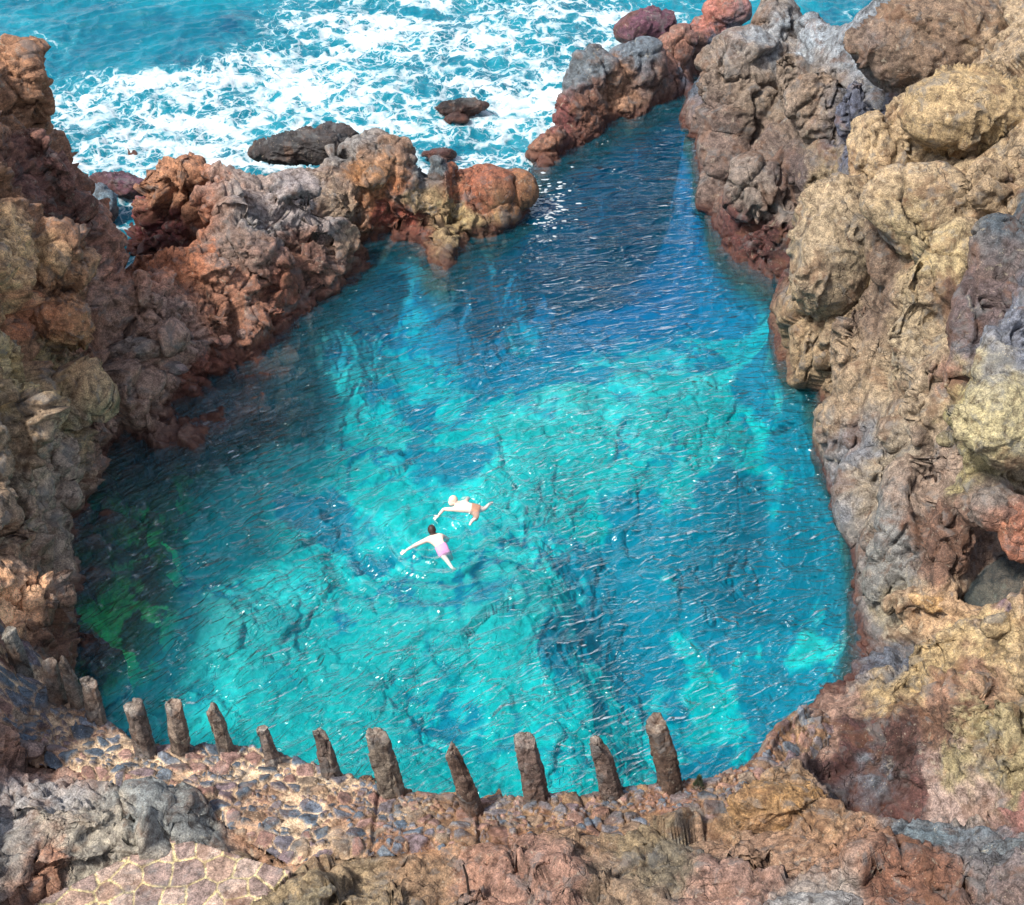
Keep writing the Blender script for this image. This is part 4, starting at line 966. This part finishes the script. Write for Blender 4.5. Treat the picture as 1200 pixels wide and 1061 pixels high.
def person(J, face, crown, label, suit_rng, suit_mat, hair_mat, hair_cut, hands):
    names = list(J); V = [J[n][0] for n in names]; Rr = [J[n][1] for n in names]; ix = {n: i_ for i_, n in enumerate(names)}
    E = [(ix[n], ix[J[n][2]]) for n in names if J[n][2]]
    parts = [skin_chain(V, E, Rr)]
    M = frame(face, crown); hc = np.array(J['head'][0])
    parts.append(ellips(hc, M, (.077, .098, .118)))
    parts.append(ellips(hc+M @ np.array([0, .03, -.055]), M, (.056, .07, .062)))        # jaw
    parts.append(ellips(hc+M @ np.array([0, .104, -.02]), M, (.013, .018, .024), 2))     # nose
    for s in (-1, 1):
        parts.append(ellips(hc+M @ np.array([s*.078, -.005, -.015]), M, (.010, .018, .030), 2))  # ears
        parts.append(ellips(hc+M @ np.array([s*.034, .080, .030]), M, (.026, .016, .010), 2))    # brows
    parts.append(ellips(hc+M @ np.array([0, .092, -.062]), M, (.024, .010, .010), 2))    # lips
    for (w_, h_, thumb) in hands:
        w_ = np.array(w_, float); dv_ = np.array(h_, float)-w_; dv_ /= np.linalg.norm(dv_)
        sd_ = np.cross(dv_, [0, 0, 1]); sd_ /= np.linalg.norm(sd_); up_ = np.cross(sd_, dv_)
        parts.append(ellips(w_+dv_*.055, np.stack([sd_, dv_, up_], 1), (.042, .055, .017)))
        for k, L_ in zip((-1.5, -.5, .5, 1.5), (.070, .080, .075, .060)):
            a = w_+dv_*.085+sd_*k*.021; dr = dv_+sd_*k*.07
            pts = [a, a+dr*.03, a+dr*L_*.65-up_*.006, a+dr*L_-up_*.016]
            parts.append(skin_chain(pts, [(0, 1), (1, 2), (2, 3)], [.010, .0095, .0085, .007]))
        a = w_+dv_*.035+sd_*thumb*.034; dr = dv_*.7+sd_*thumb*.75
        parts.append(skin_chain([a, a+dr*.03, a+dr*.062-up_*.005], [(0, 1), (1, 2)], [.012, .0105, .008]))
    AV, AF = [], []
    for v_, f_ in parts:
        b0 = len(AV); AV += list(v_); AF += [tuple(i_+b0 for i_ in f) for f in f_]
    me = bpy.data.meshes.new('p'); me.from_pydata([tuple(v_) for v_ in AV], [], AF); o = bpy.data.objects.new('p', me); COL.objects.link(o)
    m = o.modifiers.new('r', 'REMESH'); m.mode = 'VOXEL'; m.voxel_size = .0075
    dg = bpy.context.evaluated_depsgraph_get(); dg.update(); e = o.evaluated_get(dg); em = e.to_mesh()
    V = get_v(em).astype(float); N = get_n(em).astype(float); F = np.array([list(p.vertices) for p in em.polygons]); e.to_mesh_clear()
    bpy.data.objects.remove(o); bpy.data.meshes.remove(me)
    # light smoothing where the pieces join
    A = np.zeros_like(V); cn = np.zeros(len(V))
    for _ in range(2):
        A[:] = 0; cn[:] = 0
        for k in range(4):
            np.add.at(A, F[:, k], V[F[:, (k+1) % 4]]); np.add.at(cn, F[:, k], 1)
        V = .5*V+.5*A/cn[:, None]
    root = np.array(J['pelvis'][0]); body = mesh_np('person', V-root, F, SKIN); body.location = root
    tag(body, label, 'person')
    # swimwear hugging the hips
    a, b_ = np.array(suit_rng[0], float), np.array(suit_rng[1], float); ax_ = b_-a; L2 = ax_ @ ax_
    tt = ((V-a) @ ax_)/L2; dist = np.linalg.norm(V-a-tt[:, None]*ax_, axis=1)
    ms = (tt > 0) & (tt < 1) & (dist < suit_rng[2]); fs = F[ms[F].all(1)]
    u_, inv_ = np.unique(fs, return_inverse=True); mesh_np('swimwear', V[u_]+N[u_]*.014-root, inv_.reshape(-1, 4), suit_mat, body)
    L = (V-hc) @ M; hm = (L[:, 2]*1.0-L[:, 1]*hair_cut > .012) & (np.linalg.norm(V-hc, axis=1) < .15); fs = F[hm[F].all(1)]
    u_, inv_ = np.unique(fs, return_inverse=True)
    mesh_np('hair', V[u_]+N[u_]*(.012+.004*fbm(V[u_], .02, 2, 3)[:, None])-root, inv_.reshape(-1, 4), hair_mat, body)
    return body
A_ = lambda x, y, z: at(x, y, z)
JB = {'pelvis': (A_(519,645,-.05), .125, None), 'spine': (A_(515,638,.01), .105, 'pelvis'), 'chest': (A_(511,632,.03), .125, 'spine'),
 'neck': (A_(508,627,.07), .055, 'chest'), 'head': (A_(506,621,.13), .06, 'neck'),
 'sl': (A_(502,632,.03), .062, 'chest'), 'el': (A_(487,639,-.01), .045, 'sl'), 'wl': (A_(476,645,-.0), .030, 'el'),
 'sr': (A_(517,628,.03), .062, 'chest'), 'er': (A_(525,632,-.24), .045, 'sr'), 'wr': (A_(519,640,-.40), .030, 'er'),
 'hl': (A_(516,648,-.11), .085, 'pelvis'), 'kl': (A_(523,656,-.20), .058, 'hl'), 'al': (A_(530,666,-.24), .036, 'kl'), 'fl': (A_(535,668,-.32), .028, 'al'),
 'hr': (A_(523,646,-.11), .085, 'pelvis'), 'kr': (A_(529,655,-.45), .058, 'hr'), 'ar': (A_(526,655,-.80), .036, 'kr'), 'fr': (A_(527,660,-.88), .028, 'ar')}
pelv = np.array(JB['pelvis'][0]); sp_ = np.array(JB['spine'][0]); axb = (pelv-sp_)
person(JB, (-.25, .95, .25), (-.05, -.25, 1), 'dark-haired swimmer seen from behind in pink swimwear, one arm stretched out left', (sp_+axb*.15, pelv+axb*.55, .3),
       simple_mat('pink_cloth', (.72,.32,.55), .7), simple_mat('dark_hair', (.03,.016,.012), .6), 1.0,
       [(JB['wl'][0], A_(470,649,-.02), 1), (JB['wr'][0], A_(515,646,-.45), -1)])
JA = {'pelvis': (A_(556,598,-.02), .115, None), 'spine': (A_(549,596,.02), .105, 'pelvis'), 'chest': (A_(541,594,.03), .125, 'spine'),
 'neck': (A_(535,591,.07), .055, 'chest'), 'head': (A_(531,587,.12), .06, 'neck'),
 'sl': (A_(533,597,.02), .060, 'chest'), 'el': (A_(520,597,.0), .042, 'sl'), 'wl': (A_(514,604,-.0), .029, 'el'),
 'sr': (A_(546,588,.02), .060, 'chest'), 'er': (A_(549,584,-.26), .042, 'sr'), 'wr': (A_(546,583,-.46), .029, 'er'),
 'hl': (A_(558,602,-.06), .082, 'pelvis'), 'kl': (A_(559,606,-.02), .056, 'hl'), 'al': (A_(553,611,-.02), .036, 'kl'), 'fl': (A_(550,616,-.03), .027, 'al'),
 'hr': (A_(561,596,-.07), .082, 'pelvis'), 'kr': (A_(568,597,-.10), .054, 'hr'), 'ar': (A_(573,591,-.08), .035, 'kr'), 'fr': (A_(578,589,-.10), .026, 'ar')}
pelv = np.array(JA['pelvis'][0]); sp_ = np.array(JA['spine'][0]); axb = (pelv-sp_)
person(JA, (-.85, -.35, .1), (-.3, .1, 1), 'fair-haired bare-backed swimmer heading left with legs spread, above the one in pink', (sp_+axb*.35, pelv+axb*.75, .3),
       simple_mat('pale_trunks', (.42,.22,.14), .7), simple_mat('fair_hair', (.62,.50,.38), .6), .5,
       [(JA['wl'][0], A_(509,608,-.02), 1), (JA['wr'][0], A_(541,584,-.52), -1)])


# ------------------------------------------------------------------ camera, light, world
cam = bpy.data.cameras.new('camera'); co = bpy.data.objects.new('camera', cam); COL.objects.link(co)
cam.sensor_width = 36; cam.lens = 36*FPX/IW; cam.clip_end = 500; co.location = CPOS
co.rotation_euler = (math.pi/2-PITCH, 0, 0); SC.camera = co
SUN_EL, SUN_AZ = R(55), R(-124)     # azimuth from +Y, negative to the left
sd = Vector((math.sin(SUN_AZ)*math.cos(SUN_EL), math.cos(SUN_AZ)*math.cos(SUN_EL), math.sin(SUN_EL)))
sl = bpy.data.lights.new('sun', 'SUN'); sl.energy = 3.7; sl.angle = R(7); sl.color = (1, .95, .88)
slo = bpy.data.objects.new('sun', sl); COL.objects.link(slo); slo.rotation_euler = sd.to_track_quat('Z', 'Y').to_euler()
wd = bpy.data.worlds.new('World'); SC.world = wd; wd.use_nodes = True
nt = wd.node_tree; nt.nodes.clear()
sky = nt.nodes.new('ShaderNodeTexSky'); sky.sky_type = 'NISHITA'; sky.sun_disc = False
sky.sun_elevation = SUN_EL; sky.sun_rotation = SUN_AZ; sky.air_density = 1; sky.dust_density = 3.0; sky.ozone_density = 1
bg = nt.nodes.new('ShaderNodeBackground'); bg.inputs[1].default_value = .12
out = nt.nodes.new('ShaderNodeOutputWorld'); wb = NB(nt); tc = nt.nodes.new('ShaderNodeTexCoord').outputs['Generated']
sz_ = wb.n('ShaderNodeSeparateXYZ', None, Vector=tc).outputs['Z']
cl = wb.ramp(wb.n('ShaderNodeTexNoise', None, Vector=wb.n('ShaderNodeMapping', None, Vector=tc, Scale=(1, 1, 3)).outputs[0], Scale=2.6, Detail=6.0, Roughness=.6).outputs[0], [(.42, 0), (.62, 1)])
low = wb.ramp(sz_, [(.0, 1), (.35, .9), (.75, .15)])
cf = wb.math('MULTIPLY', cl, low)  # unseen bright clouds added for pale water reflections and whiter ambient light
skc = wb.mix(cf, sky.outputs[0], (11.5, 11.8, 12.4))
nt.links.new(skc, bg.inputs[0]); nt.links.new(bg.outputs[0], out.inputs[0])
SC.view_settings.view_transform = 'Standard'; SC.view_settings.look = 'None'; SC.view_settings.exposure = 0.8; SC.view_settings.gamma = 1
SC.cycles.max_bounces = 8; SC.cycles.transparent_max_bounces = 16; SC.cycles.use_denoising = True
SC.cycles.volume_bounces = 0; SC.cycles.caustics_reflective = False; SC.cycles.caustics_refractive = False
